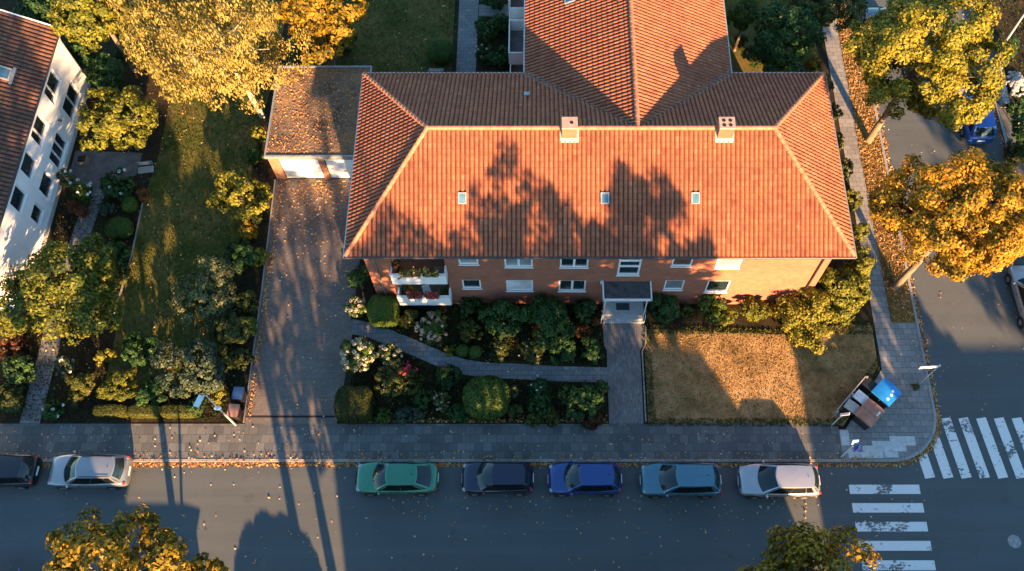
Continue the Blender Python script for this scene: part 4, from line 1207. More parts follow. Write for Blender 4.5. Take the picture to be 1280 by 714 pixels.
# big waste containers
def container(label, x, y, rz, lid, w_=1.2, d_=1.05, h_=1.12, marks=False, ridge=False):
    root = thing('waste_container', label, 'container', (x, y, 0.104), rz, 'waste containers on the corner')
    hw, hd = w_ / 2, d_ / 2
    vs = [(-hw * .9, -hd * .86, .16), (hw * .9, -hd * .86, .16), (hw * .9, hd * .86, .16), (-hw * .9, hd * .86, .16), (-hw, -hd, h_), (hw, -hd, h_), (hw, hd, h_), (-hw, hd, h_)]
    MB().add(vs, [(3, 2, 1, 0), (4, 5, 6, 7), (0, 1, 5, 4), (1, 2, 6, 5), (2, 3, 7, 6), (3, 0, 4, 7)]).build('body', 'bin_dark', root, bevel=.03)
    l = MB().grid(lambda u, v: ((u - .5) * w_ * 1.04, (v - .5) * d_ * 1.06, h_ + .02 + .11 * math.sin(math.pi * (0.12 + .76 * v))), 6, 8)
    l.box(-hw * 1.04, hw * 1.04, -hd * 1.06, hd * 1.06, h_ - .03, h_ + .058)
    lo = l.build('lid', lid, root)
    if ridge:
        MB().box(-.03, .03, -hd * .9, hd * .9, h_ + .11, h_ + .15).box(-hw * .95, hw * .95, -.03, .03, h_ + .125, h_ + .15).build('lid_rib', lid, lo)
        MB().box(.1, .42, -hd * .8, -hd * .62, h_ + .095, h_ + .125).build('lid_label', 'box_white', lo)
    if marks:
        for mx, my in ((.28, -.22), (.02, -.30), (-.32, -.30)):
            MB().tube([(mx, my, h_ + .09), (mx, my, h_ + .128)], .085, 10).build('lid_sticker', 'box_white', lo)
    for sx in (-1, 1):
        MB().tube([(sx * hw * 1.02, 0, h_ - .12), (sx * (hw + .1), 0, h_ - .12)], .035, 8).build('trunnion', 'iron', root)
        for sy in (-1, 1):
            MB().tube([(sx * hw * .75 - .03, sy * hd * .7, .1), (sx * hw * .75 + .03, sy * hd * .7, .1)], .1, 12).build('castor', 'tyre', root)
    return root
container('big container with a bright blue lid on the corner pavement', 19.88, 17.15, R(-47 + 90), 'bin_blue', 1.15, 1.2, marks=True)
container('big container with a faded red brown lid beside the blue one', 18.72, 15.92, R(45), 'bin_brown', 1.3, 1.08, ridge=True)

def wheelie(label, x, y, rz, lid, body='bin_dark', open_=0.0):
    root = thing('wheelie_bin', label, 'bin', (x, y, 0.1), rz)
    vs = [(-.22, -.26, .06), (.22, -.26, .06), (.22, .24, .06), (-.22, .24, .06), (-.28, -.36, .96), (.28, -.36, .96), (.28, .34, .96), (-.28, .34, .96)]
    MB().add(vs, [(3, 2, 1, 0), (4, 5, 6, 7), (0, 1, 5, 4), (1, 2, 6, 5), (2, 3, 7, 6), (3, 0, 4, 7)]).build('body', body, root, bevel=.02)
    MB().grid(lambda u, v: ((u - .5) * .6, -.37 + v * .74, .975 + .07 * math.sin(math.pi * (.15 + .7 * v))), 4, 6).box(-.3, .3, -.37, .37, .94, .985).build('lid', lid, root)
    MB().tube([(-.24, .40, .93), (.24, .40, .93)], .02, 6).build('handle', 'bin_dark', root)
    for s in (-1, 1):
        MB().tube([(s * .2, .27, .1), (s * .28, .27, .1)], .1, 12).build('wheel', 'tyre', root)
    return root
wheelie('blue lidded wheelie bin beside the driveway', -17.38, 17.15, R(-3), 'bin_navy')
wheelie('brown lidded wheelie bin nearest the pavement beside the driveway', -17.5, 16.12, R(-4), 'bin_brown')
wheelie('wheelie bin with a pale lid between screen rail and containers', 18.42, 16.9, R(45), 'box_white')
wheelie('wheelie bin with a pale tilted lid at the low end of the rail', 17.82, 16.35, R(52), 'flashing_white')
wheelie('black wheelie bin at the upper end of the rail', 19.05, 17.7, R(45), 'bin_dark')
sr = thing('bin_screen', 'low weathered wooden rail screening the bins from the lawn', 'fence')
a, b_ = Vector((16.95, 16.02, 0)), Vector((18.95, 18.1, 0))
for k in range(3):
    p = a.lerp(b_, k / 2)
    MB().box(-.05, .05, -.05, .05, 0, 1.1, M4((p.x, p.y, .09), R(46))).build('post', 'wood_grey', sr)
for z in (.45, .98):
    d = b_ - a
    MB().box(0, d.length, -.03, .03, z, z + .1, M4((a.x - .06, a.y + .06, .09), math.atan2(d.y, d.x))).build('rail', 'wood_grey', sr)

mh = MB().tube([(25.96, 9.0, -.03), (25.96, 9.0, .006)], .36, 24)
for k in range(-3, 4):
    w2 = math.sqrt(.09 - (k * .085) ** 2) if abs(k * .085) < .3 else 0
    if w2: mh.box(25.96 - w2, 25.96 + w2, 9 + k * .085 - .02, 9 + k * .085 + .02, .007, .012)
tag(mh.build('manhole_cover', 'stone_grey'), 'round iron manhole cover in the road near the right corner', 'manhole cover')
tag(MB().box(-19.0, -18.5, 14.55, 15.0, .05, .106).build('pavement_hatch', 'iron'), 'small square service hatch set in the sunlit pavement', 'hatch')

# garden things
def bench(label, x, y, rz, m):
    root = thing('garden_bench', label, 'bench', (x, y, .1), rz)
    s = MB()
    for k in range(4): s.box(-.5, .5, -.24 + k * .13, -.14 + k * .13, .42, .46)
    s.build('seat', m, root)
    s = MB()
    for k in range(3): s.box(-.5, .5, .30, .33, .56 + k * .13, .65 + k * .13)
    s.build('backrest', m, root)
    for x_ in (-.42, .42):
        for y_ in (-.18, .26):
            MB().box(x_ - .03, x_ + .03, y_ - .03, y_ + .03, 0, .42 if y_ < 0 else .9).build('leg', 'iron', root)
    return root
bench('pale slatted garden bench at the edge of the side lawn', -25.8, 32.7, R(8), 'wood_grey')
bench('dark garden bench behind the brick house below the round bush', -7.2, 40.75, R(180), 'wood_grey')
pl = thing('planter', 'dark brown square planter on the patio by the white house', 'planter', (-30.15, 33.5, .106))
MB().box(-.3, .3, -.3, .3, 0, .5).build('tub', 'wood', pl, bevel=.03)
MB().box(-.25, .25, -.25, .25, .502, .52).build('soil', 'black_hole', pl)
wl_ = MB()
g = random.Random(4)
for i in range(9):
    y = 38.0 + i * .5
    wl_.box(-.22, .22, 0, .48, 0, .55 + g.uniform(-.04, .04), M4((31.75 + g.uniform(-.03, .03) + (i > 5) * .2 * (i - 5), y, .05), R(g.uniform(-3, 3))))
tag(wl_.build('stone_wall', 'stone_grey', bevel=.04), 'low grey stone wall beyond the side street', 'wall')
gp = np.random.default_rng(3)
hp = MB()
for i in range(70):
    r_ = gp.uniform(0, 1.0); a_ = gp.uniform(0, 6.28)
    hp.ball((33.0 + r_ * math.cos(a_), 39.9 + 1.1 * r_ * math.sin(a_), .12 + .45 * (1 - r_)), (gp.uniform(.12, .24), gp.uniform(.12, .22), gp.uniform(.1, .16)), 6, 4)
tag(hp.build('rubble', 'stone_grey'), 'heap of grey rubble stones behind the low stone wall', 'rubble', kind='stuff')
fr = thing('garden_rail', 'thin metal garden rail behind the blue people carrier', 'fence')
for y in (34.0, 36.3, 38.6):
    MB().tube([(32.1, y, 0), (32.1, y, .95)], .03, 6).build('post', 'lamp_grey', fr)
MB().tube([(32.1, 34.0, .95), (32.1, 38.6, .95)], .03, 6).build('rail', 'lamp_grey', fr)

# balcony planting
def flower_box(label, x0, x1, y, z, pal, n, sz=.13, box='pot_terracotta', h=.16):
    root = thing('flower_box', label, 'flower box', ((x0 + x1) / 2, y, z))
    w_ = (x1 - x0) / 2
    MB().box(-w_, w_, -.09, .09, 0, .16).build('trough', box, root)
    g_ = np.random.default_rng(seed())
    c_ = np.column_stack([g_.uniform(-w_ - .05, w_ + .05, n), g_.normal(size=n) * .10, .2 + np.abs(g_.normal(size=n)) * h])
    mesh_np('foliage', leaf_quads(c_, unit(g_.normal(size=(n, 3)) + [0, 0, .8]), sz, g_), n, 'leaf_green', root, g_.uniform(.2, .9, n))
    m_ = n // 2
    c_ = np.column_stack([g_.uniform(-w_ - .05, w_ + .05, m_), g_.normal(size=m_) * .11, .26 + np.abs(g_.normal(size=m_)) * h])
    mesh_np('flowers', leaf_quads(c_, unit(g_.normal(size=(m_, 3)) + [0, -.3, 1]), sz * .9, g_, .9), m_, pal, root, g_.uniform(0, 1, m_))
MATS['petal_gold'] = make_leaf('petal_gold', [(0, (.30, .12, .02)), (.6, (.45, .25, .04)), (1, (.55, .45, .25))], .15)
flower_box('flower box with gold and white blooms on the upper balcony, left half', -7.8, -6.7, 22.60, 5.28, 'petal_gold', 240)
flower_box('flower box with gold blooms on the upper balcony, right half', -6.5, -5.7, 22.60, 5.28, 'petal_gold', 200)
flower_box('flower box with red blooms on the lower balcony, left half', -7.75, -6.95, 22.60, 2.38, 'petal_red', 190)
flower_box('flower box with red blooms on the lower balcony, right half', -6.7, -5.95, 22.60, 2.38, 'petal_red', 190)
def pot_plant(label, x, y, z, r_, pal, h=.8):
    root = thing('potted_plant', label, 'plant', (x, y, z))
    MB().tube([(0, 0, 0), (0, 0, .3)], [.13, .18], 12).build('pot', 'pot_terracotta', root)
    foliage(root, (r_, r_, h * .5), .3 + h * .45, pal, seed(), .13, nblob=8, cover=1.8)
pot_plant('tall dark climbing plant at the left end of the upper balcony', -8.0, 23.05, 4.24, .42, 'leaf_russet', 1.7)
pot_plant('yellowing potted plant on the lower balcony', -7.75, 23.35, 1.34, .30, 'leaf_gold', .8)
pot_plant('small green potted plant on the lower balcony', -5.75, 23.2, 1.34, .28, 'leaf_green', .7)
ch = thing('balcony_chair', 'white chair on the lower balcony', 'chair', (-6.75, 23.3, 1.335), R(20))
MB().box(-.22, .22, -.22, .22, .42, .45).build('seat', 'sign_white', ch)
MB().box(-.22, .22, .2, .23, .46, .9).build('backrest', 'sign_white', ch)
for x in (-.19, .19):
    for y in (-.19, .19):
        MB().box(x - .02, x + .02, y - .02, y + .02, 0, .419).build('leg', 'sign_white', ch)

# ================================================================== TREES
tree('birch_tree', 'largest golden birch with hanging twigs, pale trunk beside the garage', 262, 40, 114, 8.5, 'leaf_birch', (-18.9, 37.3), .17, .24, 2.1, .8, None, 'bark_pale', True, 34, .05)
tree('maple_tree', 'golden green maple behind the birch at the top edge', 398, 22, 62, 6.0, 'leaf_gold', None, .15, .25, 2.0, .9, bias=-.14)
tree('maple_tree', 'olive yellow tree between the white house roof and the birch', 122, 14, 56, 6.0, 'leaf_yellowgreen', None, .15, .24, 2.0, .9, bias=-.05)
tree('maple_tree', 'dark tree behind the ridge of the white house', 55, 2, 42, 5.0, 'leaf_dark', None, .15, .24, 2.0, .9)
tree('birch_tree', 'second golden birch at the top edge left of the maple', 196, -14, 78, 8.0, 'leaf_birch', None, .14, .32, 1.8, .9, None, 'bark_pale', True, 22, .05)
tree('garden_tree', 'round yellow green tree in front of the white house patio', 147, 150, 52, 3.3, 'leaf_yellowgreen', None, .12, .19, 2.1, .85, nblob=24)
tree('garden_tree', 'broad green tree at the near corner of the white house', 82, 366, 82, 4.2, 'leaf_yellowgreen', None, .15, .20, 2.1, .8, nblob=34, bias=-.18, spread=.26)
tree('garden_tree', 'bright yellow green small tree beside the driveway near the garage', 305, 247, 42, 2.6, 'leaf_yellowgreen', None, .09, .20, 2.0, .8, nblob=18, bias=.12)
tree('street_tree', 'tallest gold street tree at the top right, in front of the blue carrier', 1157, 70, 98, 8.6, 'leaf_lime', (22.05, 35.3), .21, .19, 3.6, .85, 'autumn trees along the side street', nblob=38, bias=.0)
tree('street_tree', 'orange street tree over the verge beside the house corner', 1200, 271, 104, 8.1, 'leaf_autumn', (22.0, 24.4), .20, .19, 3.6, .85, 'autumn trees along the side street', nblob=36, bias=.06)
tree('street_tree', 'near street tree with yellowing crown at the lower left edge', 142, 724, 96, 8.8, 'leaf_gold', (-18.6, 4.6), .18, .24, 2.0, .8, nblob=24, bias=-.18)
tree('street_tree', 'low part yellow street tree right of the lower left one', 256, 728, 48, 7.8, 'leaf_gold', (-18.6, 4.5), .07, .24, 2.0, .8, nblob=14, bias=-.12)
tree('street_tree', 'near street tree at the bottom edge between silver hatchback and zebra crossing', 1040, 768, 138, 8.6, 'leaf_gold', (13.0, 4.4), .18, .22, 2.0, .62, nblob=30, bias=-.1)
tree('garden_tree', 'dark broadleaf tree behind the house beside the upper side path', 985, 45, 55, 4.2, 'leaf_dark', None, .13, .2, 2.0, .85, nblob=22, bias=.08)
tree('garden_tree', 'dark tree reaching over the top of the side path', 1035, 2, 48, 4.6, 'leaf_olive', None, .13, .2, 2.0, .85, nblob=20)
tree('garden_tree', 'green tree against the rear wing wall at the top', 930, 22, 27, 3.4, 'leaf_green', None, .1, .17, 2.0, .95, nblob=14)
tree('garden_tree', 'dark tree right of the garden rail at the right edge', 1296, 165, 36, 3.4, 'leaf_dark', None, .12, .2, 2.0, .9, nblob=16)
tree('garden_tree', 'dark tree with a few lit leaves beyond the second parked car row', 1300, 240, 34, 3.2, 'leaf_olive', None, .12, .2, 2.0, .9, nblob=16)

# ================================================================== SHRUBS
# neighbour's garden, from the back to the street
shrub('shrub', 'dark green shrub between white house wall and round yellow green tree', 133, 93, 28, 'leaf_dark', 1.8, .17, bias=.1)
shrub('shrub', 'small dark shrub at the back of the side lawn under the birch', 168, 60, 26, 'leaf_dark', 1.5, .17)
shrub('shrub', 'deep shaded shrub at the corner of the white house', 100, 62, 24, 'leaf_dark', 1.6, .17)
shrub('climber', 'climbing shrub with pale flowers on the white house wall', 82, 222, 11, 'leaf_pale', 1.2, .13, tall=1.4, flower='petal_white', nfl=6, fsize=.09)
shrub('rose_bush', 'green bush dotted with white roses below the white house windows', 103, 240, 17, 'leaf_green', .9, .13, flower='petal_white', nfl=8, fsize=.1)
shrub('shrub', 'russet shrub by the white house foot', 97, 262, 14, 'leaf_russet', .7, .13)
shrub('shrub', 'leafy dark shrub right of the neighbour path by the patio', 150, 232, 23, 'leaf_dark', .9, .14, flower='petal_white', nfl=5, fsize=.09)
clipped('ball_shrub', 'small clipped green ball in the neighbour bed', 163, 257, (.5, .5, .45), .5, 'leaf_green', 2.2)
clipped('ball_shrub', 'wide clipped dark cushion in the neighbour bed', 150, 286, (.85, .75, .5), .5, 'leaf_green', 2.2, bias=-.12)
shrub('shrub', 'reddish perennial at the right side of the neighbour bed', 180, 245, 11, 'leaf_russet', .45, .11, bias=.25)
shrub('shrub', 'grey green cushion shrub left of the clipped cushion', 132, 262, 12, 'leaf_teal', .45, .12)
shrub('shrub', 'dark shrub at the upper right of the broad tree', 143, 316, 24, 'leaf_dark', .8, .15)
shrub('shrub', 'olive shrub at the lower edge of the side lawn bed', 152, 341, 15, 'leaf_olive', .6, .13, bias=.1)
shrub('shrub', 'dark red leaved shrub at the left edge below the broad tree', 14, 425, 28, 'leaf_russet', .9, .15, bias=-.28)
shrub('shrub', 'dark green shrub left of the neighbour path near the edge', 22, 462, 24, 'leaf_dark', .8, .14)
shrub('shrub', 'rounded dark shrub at the bottom of the neighbour garden', 12, 500, 24, 'leaf_olive', .7, .14, bias=-.12)
shrub('shrub', 'pale flowered shrub right of the neighbour path', 82, 458, 14, 'leaf_teal', .6, .12, flower='petal_white', nfl=5, fsize=.1)
shrub('shrub', 'yellow green feathery shrub by the lower neighbour path', 97, 487, 23, 'leaf_moss', .9, .13, bias=.15)
shrub('shrub', 'dark low shrub with white specks at the foot of the neighbour path', 68, 512, 17, 'leaf_dark', .5, .12, flower='petal_white', nfl=4, fsize=.08)
shrub('shrub', 'small yellow leaved shrub below the broad tree', 131, 447, 14, 'leaf_yellowgreen', .7, .13, bias=.2)
shrub('shrub', 'spreading yellow green shrub in the middle of the lower bed', 150, 482, 29, 'leaf_yellowgreen', .9, .14, bias=-.06)
shrub('shrub', 'dark filling shrub above the spreading yellow green one', 178, 438, 26, 'leaf_dark', .9, .15)
shrub('shrub', 'dark filling shrub left of the teal bush', 187, 492, 22, 'leaf_dark', .7, .14)
shrub('shrub', 'large teal green bush left of the two wheelie bins', 234, 462, 50, 'leaf_teal', 1.5, .17, nblob=20, bias=.05)
shrub('shrub', 'pale yellow flowered bush in the middle of the driveway border', 258, 366, 46, 'leaf_pale', 1.5, .17, nblob=18, bias=.08)
shrub('shrub', 'dark bush between the pale bush and the lower teal bush', 288, 412, 30, 'leaf_olive', 1.0, .15, bias=-.15)
shrub('shrub', 'orange leaved small shrub below the bright driveway tree', 311, 290, 15, 'leaf_gold', .8, .14)
shrub('shrub', 'dark green shrub along the driveway above the pale bush', 300, 318, 27, 'leaf_dark', 1.0, .15)
shrub('shrub', 'yellow green shrub at the driveway edge right of the dark green one', 323, 322, 13, 'leaf_yellowgreen', .8, .13, bias=.05)
shrub('shrub', 'mossy green shrub at the driveway edge right of the pale bush', 309, 376, 17, 'leaf_moss', .9, .13, bias=.12)
shrub('shrub', 'light green shrub at the driveway edge below the mossy one', 311, 411, 14, 'leaf_green', .7, .13, bias=.1)
shrub('shrub', 'olive green shrub between the teal bush and the driveway edge', 283, 446, 19, 'leaf_moss', .8, .14, bias=.02)
shrub('shrub', 'shaded shrub beside the driveway above the blue bin', 303, 448, 17, 'leaf_olive', .6, .13, bias=-.05)
shrub('shrub', 'yellow green shrub at the corner of the garage', 323, 168, 12, 'leaf_yellowgreen', .9, .14, bias=.1)
shrub('shrub', 'olive shrub behind the garage corner shrub', 318, 196, 14, 'leaf_green', .7, .14)
shrub('shrub', 'yellowing shrub behind the street lamp', 272, 494, 13, 'leaf_yellowgreen', .5, .12, bias=.1)
shrub('shrub', 'dark shrub behind the clipped golden hedge', 245, 508, 14, 'leaf_dark', .5, .12)
for (u, hw_, lb, pl_) in ((140, .95, 'clipped low hedge piece along the pavement, left end', 'leaf_moss'), (182, .9, 'clipped low hedge piece along the pavement, middle', 'leaf_moss'), (225, 1.0, 'clipped low hedge piece along the pavement, right end by the lamp', 'leaf_moss')):
    clipped('clipped_hedge', lb, u, 515, (hw_, .34, .36), .36, pl_, 5, .09, bias=.12, cat='hedge')

# front beds of the brick house
shrub('shrub', 'dark shrub filling the corner by the downpipe', 450, 352, 19, 'leaf_dark', 1.0, .15)
shrub('hydrangea', 'cream hydrangea between driveway and clipped dome', 446, 386, 15, 'leaf_green', .7, .12, flower='petal_cream', nfl=34, fsize=.10)
clipped('clipped_dome', 'tall clipped bright green dome at the left front corner', 480, 390, (.90, .86, 1.0), 1.0, 'leaf_green', 3.2, .09, bias=.12)
shrub('shrub', 'olive shrub between the clipped dome and pink hydrangea', 512, 398, 14, 'leaf_moss', .7, .12)
shrub('hydrangea', 'pink and white hydrangea below the lower balcony', 540, 411, 23, 'leaf_green', .8, .12, flower='petal_pink', nfl=46, fsize=.10)
shrub('shrub', 'mossy round shrub right of the pink hydrangea', 586, 414, 17, 'leaf_moss', .75, .12, bias=-.08)
clipped('ball_shrub', 'left small clipped ball by the garden path', 578, 439, (.38, .38, .34), .36, 'leaf_green', 2.2, .07, bias=.05)
clipped('ball_shrub', 'right small clipped ball by the garden path', 594, 441, (.38, .38, .34), .36, 'leaf_green', 2.2, .07, bias=.12)
shrub('shrub', 'small yellow shrub left of the clipped balls', 562, 438, 8, 'leaf_yellowgreen', .35, .10)
shrub('shrub', 'dark shrub under the wall below the small ground floor window', 590, 386, 18, 'leaf_dark', .7, .13)
shrub('rhododendron', 'big dark green rhododendron left below the shuttered window', 630, 398, 34, 'leaf_dark', 1.2, .17, nblob=18, bias=.12)
shrub('rhododendron', 'biggest dark rhododendron left of the porch', 683, 402, 38, 'leaf_dark', 1.3, .17, nblob=20, bias=.06)
shrub('shrub', 'black green shrub against the wall left of the porch', 733, 388, 20, 'leaf_dark', .9, .14, bias=-.1)
shrub('shrub', 'olive rose shrub in the middle of the upper bed', 664, 440, 18, 'leaf_olive', .6, .12, flower='petal_pink', nfl=7, fsize=.06)
shrub('shrub', 'dark low shrub by the path below the rhododendrons', 703, 438, 22, 'leaf_dark', .6, .13, bias=.1)
shrub('shrub', 'russet shrub beside the entrance path', 728, 413, 13, 'leaf_russet', .55, .11)
shrub('shrub', 'dark rounded shrub at the corner of entrance and garden path', 740, 437, 19, 'leaf_dark', .6, .13)
shrub('shrub', 'low dark ground cover shrub below the rhododendrons', 622, 438, 18, 'leaf_olive', .45, .12, bias=-.15)
shrub('shrub', 'russet tinted small shrub at the corner of the porch steps', 745, 405, 8, 'leaf_russet', .4, .1, bias=.2)
shrub('hydrangea', 'largest cream hydrangea at the corner of driveway and garden path', 447, 446, 25, 'leaf_green', .85, .12, flower='petal_cream', nfl=70, fsize=.125)
shrub('hydrangea', 'cream yellow hydrangea right of the largest one', 487, 444, 17, 'leaf_green', .65, .12, flower='petal_cream', nfl=34, fsize=.10)
shrub('shrub', 'olive bush with loose habit in the lower left bed', 487, 478, 26, 'leaf_olive', .8, .13, bias=.08)
shrub('rose_bush', 'olive bush with one cluster of red flowers', 511, 478, 20, 'leaf_moss', .7, .12, bias=-.05)
_g = np.random.default_rng(9)
rx, _t = P(510, 463, .95)
rr = thing('red_flowers', 'cluster of bright red flowers standing over the olive bush', 'flowers', (rx[0], rx[1], .08))
_c = _g.normal(size=(60, 3)) * [.24, .18, .1] + [0, 0, 1.0]
mesh_np('flower_heads', leaf_quads(_c, unit(_g.normal(size=(60, 3)) + [0, 0, 1]), .17, _g, .9), 60, 'petal_red', rr, _g.uniform(0, 1, 60))
MB().tube([(0, 0, 0), (.02, 0, .95)], .015, 5).tube([(.05, 0, 0), (.15, .05, .95)], .015, 5).build('stem', 'bark', rr)
clipped('clipped_block', 'square clipped brown green yew block at the driveway corner', 443, 507, (1.02, .98, .78), .78, 'leaf_moss', 4.5, .085, bias=-.22)
shrub('shrub', 'teal low juniper along the pavement in the lower left bed', 510, 519, 18, 'leaf_teal', .35, .11, sx=1.3, sy=.7)
shrub('shrub', 'dark green low shrub right of the clipped block', 478, 521, 13, 'leaf_green', .4, .11, bias=-.2)
shrub('shrub', 'dark shrub right of the red flowers', 530, 497, 17, 'leaf_dark', .5, .12, bias=.1)
shrub('rose_bush', 'pale rose bush in the middle of the lower bed', 551, 503, 13, 'leaf_olive', .6, .11, flower='petal_pink', nfl=16, fsize=.065)
shrub('shrub', 'deep green mat of shrub along the garden path', 560, 474, 20, 'leaf_dark', .4, .12, bias=-.12)
shrub('shrub', 'dark mat shrub left of the bright round bush', 575, 517, 19, 'leaf_dark', .4, .12, bias=-.05)
clipped('round_bush', 'big round bright green bush in the lower bed', 608, 498, (1.32, 1.25, .95), .9, 'leaf_green', 2.3, .15, 2.4, bias=.05, flat_tint=.24)
shrub('shrub', 'brownish tall grass clump right of the round bush', 641, 491, 9, 'leaf_pale', .6, .10, bias=-.1)
shrub('shrub', 'low olive shrub right of the big round bright green bush', 642, 514, 12, 'leaf_olive', .4, .11)
shrub('shrub', 'dark green mound in the gap left of the large dark shrub', 675, 506, 17, 'leaf_dark', .45, .13, bias=.12)
shrub('shrub', 'yellow green low shrub at the pavement edge left of the large dark shrub', 690, 521, 13, 'leaf_moss', .4, .11, bias=.05)
shrub('shrub', 'small olive shrub at the pavement edge between two low shrubs', 668, 524, 12, 'leaf_olive', .3, .10, bias=.1)
shrub('shrub', 'deep green shrub with white specks at the lower side of the garden path', 674, 484, 17, 'leaf_dark', .4, .11, flower='petal_white', nfl=4, fsize=.06)
shrub('shrub', 'large dark green shrub between garden path, entrance path and pavement', 728, 500, 33, 'leaf_dark', .95, .15, nblob=16, bias=.02)
shrub('shrub', 'wine red low shrub by the entrance path and pavement', 740, 524, 17, 'leaf_russet', .4, .11, bias=-.28)
shrub('shrub', 'dark shrub at the edge of the entrance path', 750, 487, 13, 'leaf_dark', .5, .12, bias=.15)
# right of the porch
shrub('shrub', 'round dark green shrub right of the porch', 828, 386, 23, 'leaf_dark', .95, .14, bias=.05)
shrub('shrub', 'small yellow shrub between dark shrub and lit shrubs', 858, 391, 12, 'leaf_moss', .5, .12)
shrub('shrub', 'half lit green shrub below the second right window', 889, 388, 22, 'leaf_green', .85, .14, bias=.1)
shrub('shrub', 'sunlit yellow green shrub left of the corner hedge', 908, 396, 14, 'leaf_yellowgreen', .6, .13)
shrub('shrub', 'sunlit olive shrub in the middle of the right wall', 943, 388, 23, 'leaf_yellowgreen', .9, .14, bias=-.1)
shrub('hedge_bush', 'big sunlit yellow green hedge bush at the right front corner', 1012, 390, 52, 'leaf_yellowgreen', 1.3, .17, nblob=24, bias=.22, cat='hedge')
shrub('hedge_bush', 'tall hedge bush against the right corner of the house', 1050, 360, 42, 'leaf_yellowgreen', 1.5, .17, nblob=18, bias=.0, cat='hedge')
shrub('hedge_bush', 'hedge bush beside the side path below the eave corner', 1073, 328, 25, 'leaf_yellowgreen', 1.4, .16, bias=.02, cat='hedge')
for i, (u, v, rp) in enumerate(((1071, 292, 15), (1063, 252, 14), (1056, 214, 13), (1047, 178, 13), (1040, 142, 13), (1031, 108, 13))):
    shrub('hedge_bush', ['narrow hedge bush by the eave, nearest the front corner', 'narrow hedge bush by the eave, second from the front corner', 'narrow hedge bush by the eave, third from the front corner', 'narrow hedge bush by the eave, opposite the leaning street tree trunk', 'narrow hedge bush by the eave, next to the rear corner', 'narrow hedge bush just behind the rear eave corner'][i],
          u, v, rp, 'leaf_olive' if i > 1 else 'leaf_yellowgreen', 1.0, .14, cat='hedge', bias=.0)
# behind the house
clipped('ball_shrub', 'large round clipped bush behind the brick house by the back path', 551, 66, (.88, .88, .72), .7, 'leaf_green', 2.2, .10, bias=-.05)
shrub('shrub', 'dark shrub between back path and rear wing balconies', 606, 38, 20, 'leaf_dark', .7, .14)
shrub('shrub', 'dark shrub right of it under the rear balcony', 627, 30, 15, 'leaf_dark', .6, .13, bias=.1)
shrub('shrub', 'dark shrub with pale blooms near the rear eave', 606, 66, 16, 'leaf_dark', .5, .12, flower='petal_pink', nfl=6, fsize=.08)
shrub('shrub', 'rounded dark shrub in the corner of main house and rear wing', 624, 74, 17, 'leaf_dark', .6, .13, bias=.12)
shrub('shrub', 'dark shrub beyond the cross path at the top edge', 618, 2, 18, 'leaf_dark', .6, .13)
shrub('shrub', 'dark shrub under the maple by the back lawn', 425, 55, 22, 'leaf_dark', .9, .15, bias=-.05)
shrub('shrub', 'olive shrub left of the back lawn behind the garage', 380, 70, 22, 'leaf_olive', .9, .15, bias=-.1)
shrub('shrub', 'dark teal shrub behind the house at the rear lawn', 985, 88, 20, 'leaf_teal', .9, .14, bias=-.2)
shrub('shrub', 'sunlit yellow shrub between rear lawn and side path', 1003, 55, 16, 'leaf_yellowgreen', .8, .14, bias=.1)
shrub('shrub', 'narrow sunlit shrub beside the upper side path', 1018, 80, 11, 'leaf_gold', .6, .13, bias=-.15)
shrub('shrub', 'dark shrub in the shade of the rear wing', 945, 70, 18, 'leaf_dark', .5, .13, bias=-.15)
shrub('shrub', 'olive shrub along the rear lawn edge near the wing', 925, 50, 10, 'leaf_olive', .5, .12)
# beyond the side street
shrub('shrub', 'dark shrub under the tall street lamp', 1258, 62, 16, 'leaf_dark', .8, .14)
shrub('shrub', 'dark shrub in front of the grey rubble heap', 1270, 135, 17, 'leaf_dark', .8, .14, bias=-.1)
shrub('shrub', 'dark shrub below the garden rail', 1270, 190, 18, 'leaf_olive', .9, .14, bias=-.15)
shrub('weed_tuft', 'brown weeds round the foot of the name sign pole', 1145, 485, 6, 'leaf_olive', .15, .10, nblob=6, cat='plant', bias=.15)

# ================================================================== FALLEN LEAVES AND GRASS
DRV = [(-17.0, 15.8), (-11.9, 15.8), (-11.4, 21), (-11.4, 32.2), (-17.2, 32.2)]
pts = [p for p in scatter(DRV, 620, 11) if random.Random(p[0] * 7.7).random() < .25 + .75 * max(0, (p[1] - 20) / 12)]
rg = random.Random(5)
pts += [(rg.gauss(-14.6, 1.2), 32.1 - abs(rg.gauss(0, 1.7))) for _ in range(420)]
pts += [(-17.0 + abs(rg.gauss(0, .16)), rg.uniform(15.8, 32)) for _ in range(460)]
pts = [p for p in pts if -17.3 < p[0] < -11.4]
litter('fallen_leaves', 'orange leaves scattered over the driveway', pts, .12, 'litter_orange', .106)
litter('fallen_leaves', 'pale leaves scattered over the main street', scatter([(-32, 7), (22, 7), (22, 13.3), (-32, 13.3)], 230, 12) + [(rg.gauss(rg.choice([-7, -2, 3, 8, 14]), 2.0), 11.5 - abs(rg.gauss(0, .9))) for _ in range(100)], .12, 'litter_pale', .002)
gut = [(x, 13.36 - abs(rg.gauss(0, .11)), .0) for x in [rg.uniform(-32, 20) for _ in range(4200)]]
gut += [(x, 13.48 + abs(rg.gauss(0, .16)), .12) for x in [rg.uniform(-32, 19) for _ in range(500)]]
for _ in range(520):
    a = R(rg.uniform(-90, 0)); r_ = 3.04 + abs(rg.gauss(0, .12))
    gut.append((20 + r_ * math.cos(a), 16.4 + r_ * math.sin(a), .0))
gut += [(23.05 + abs(rg.gauss(0, .13)), rg.uniform(16.4, 48), 0.0) for _ in range(1200)]
gut += [(31.15 - abs(rg.gauss(0, .13)), rg.uniform(17.4, 48), 0.0) for _ in range(800)]
litter('gutter_leaves', 'rust coloured leaves drifted along the kerbs', gut, .13, 'litter_orange', tilt=.6)
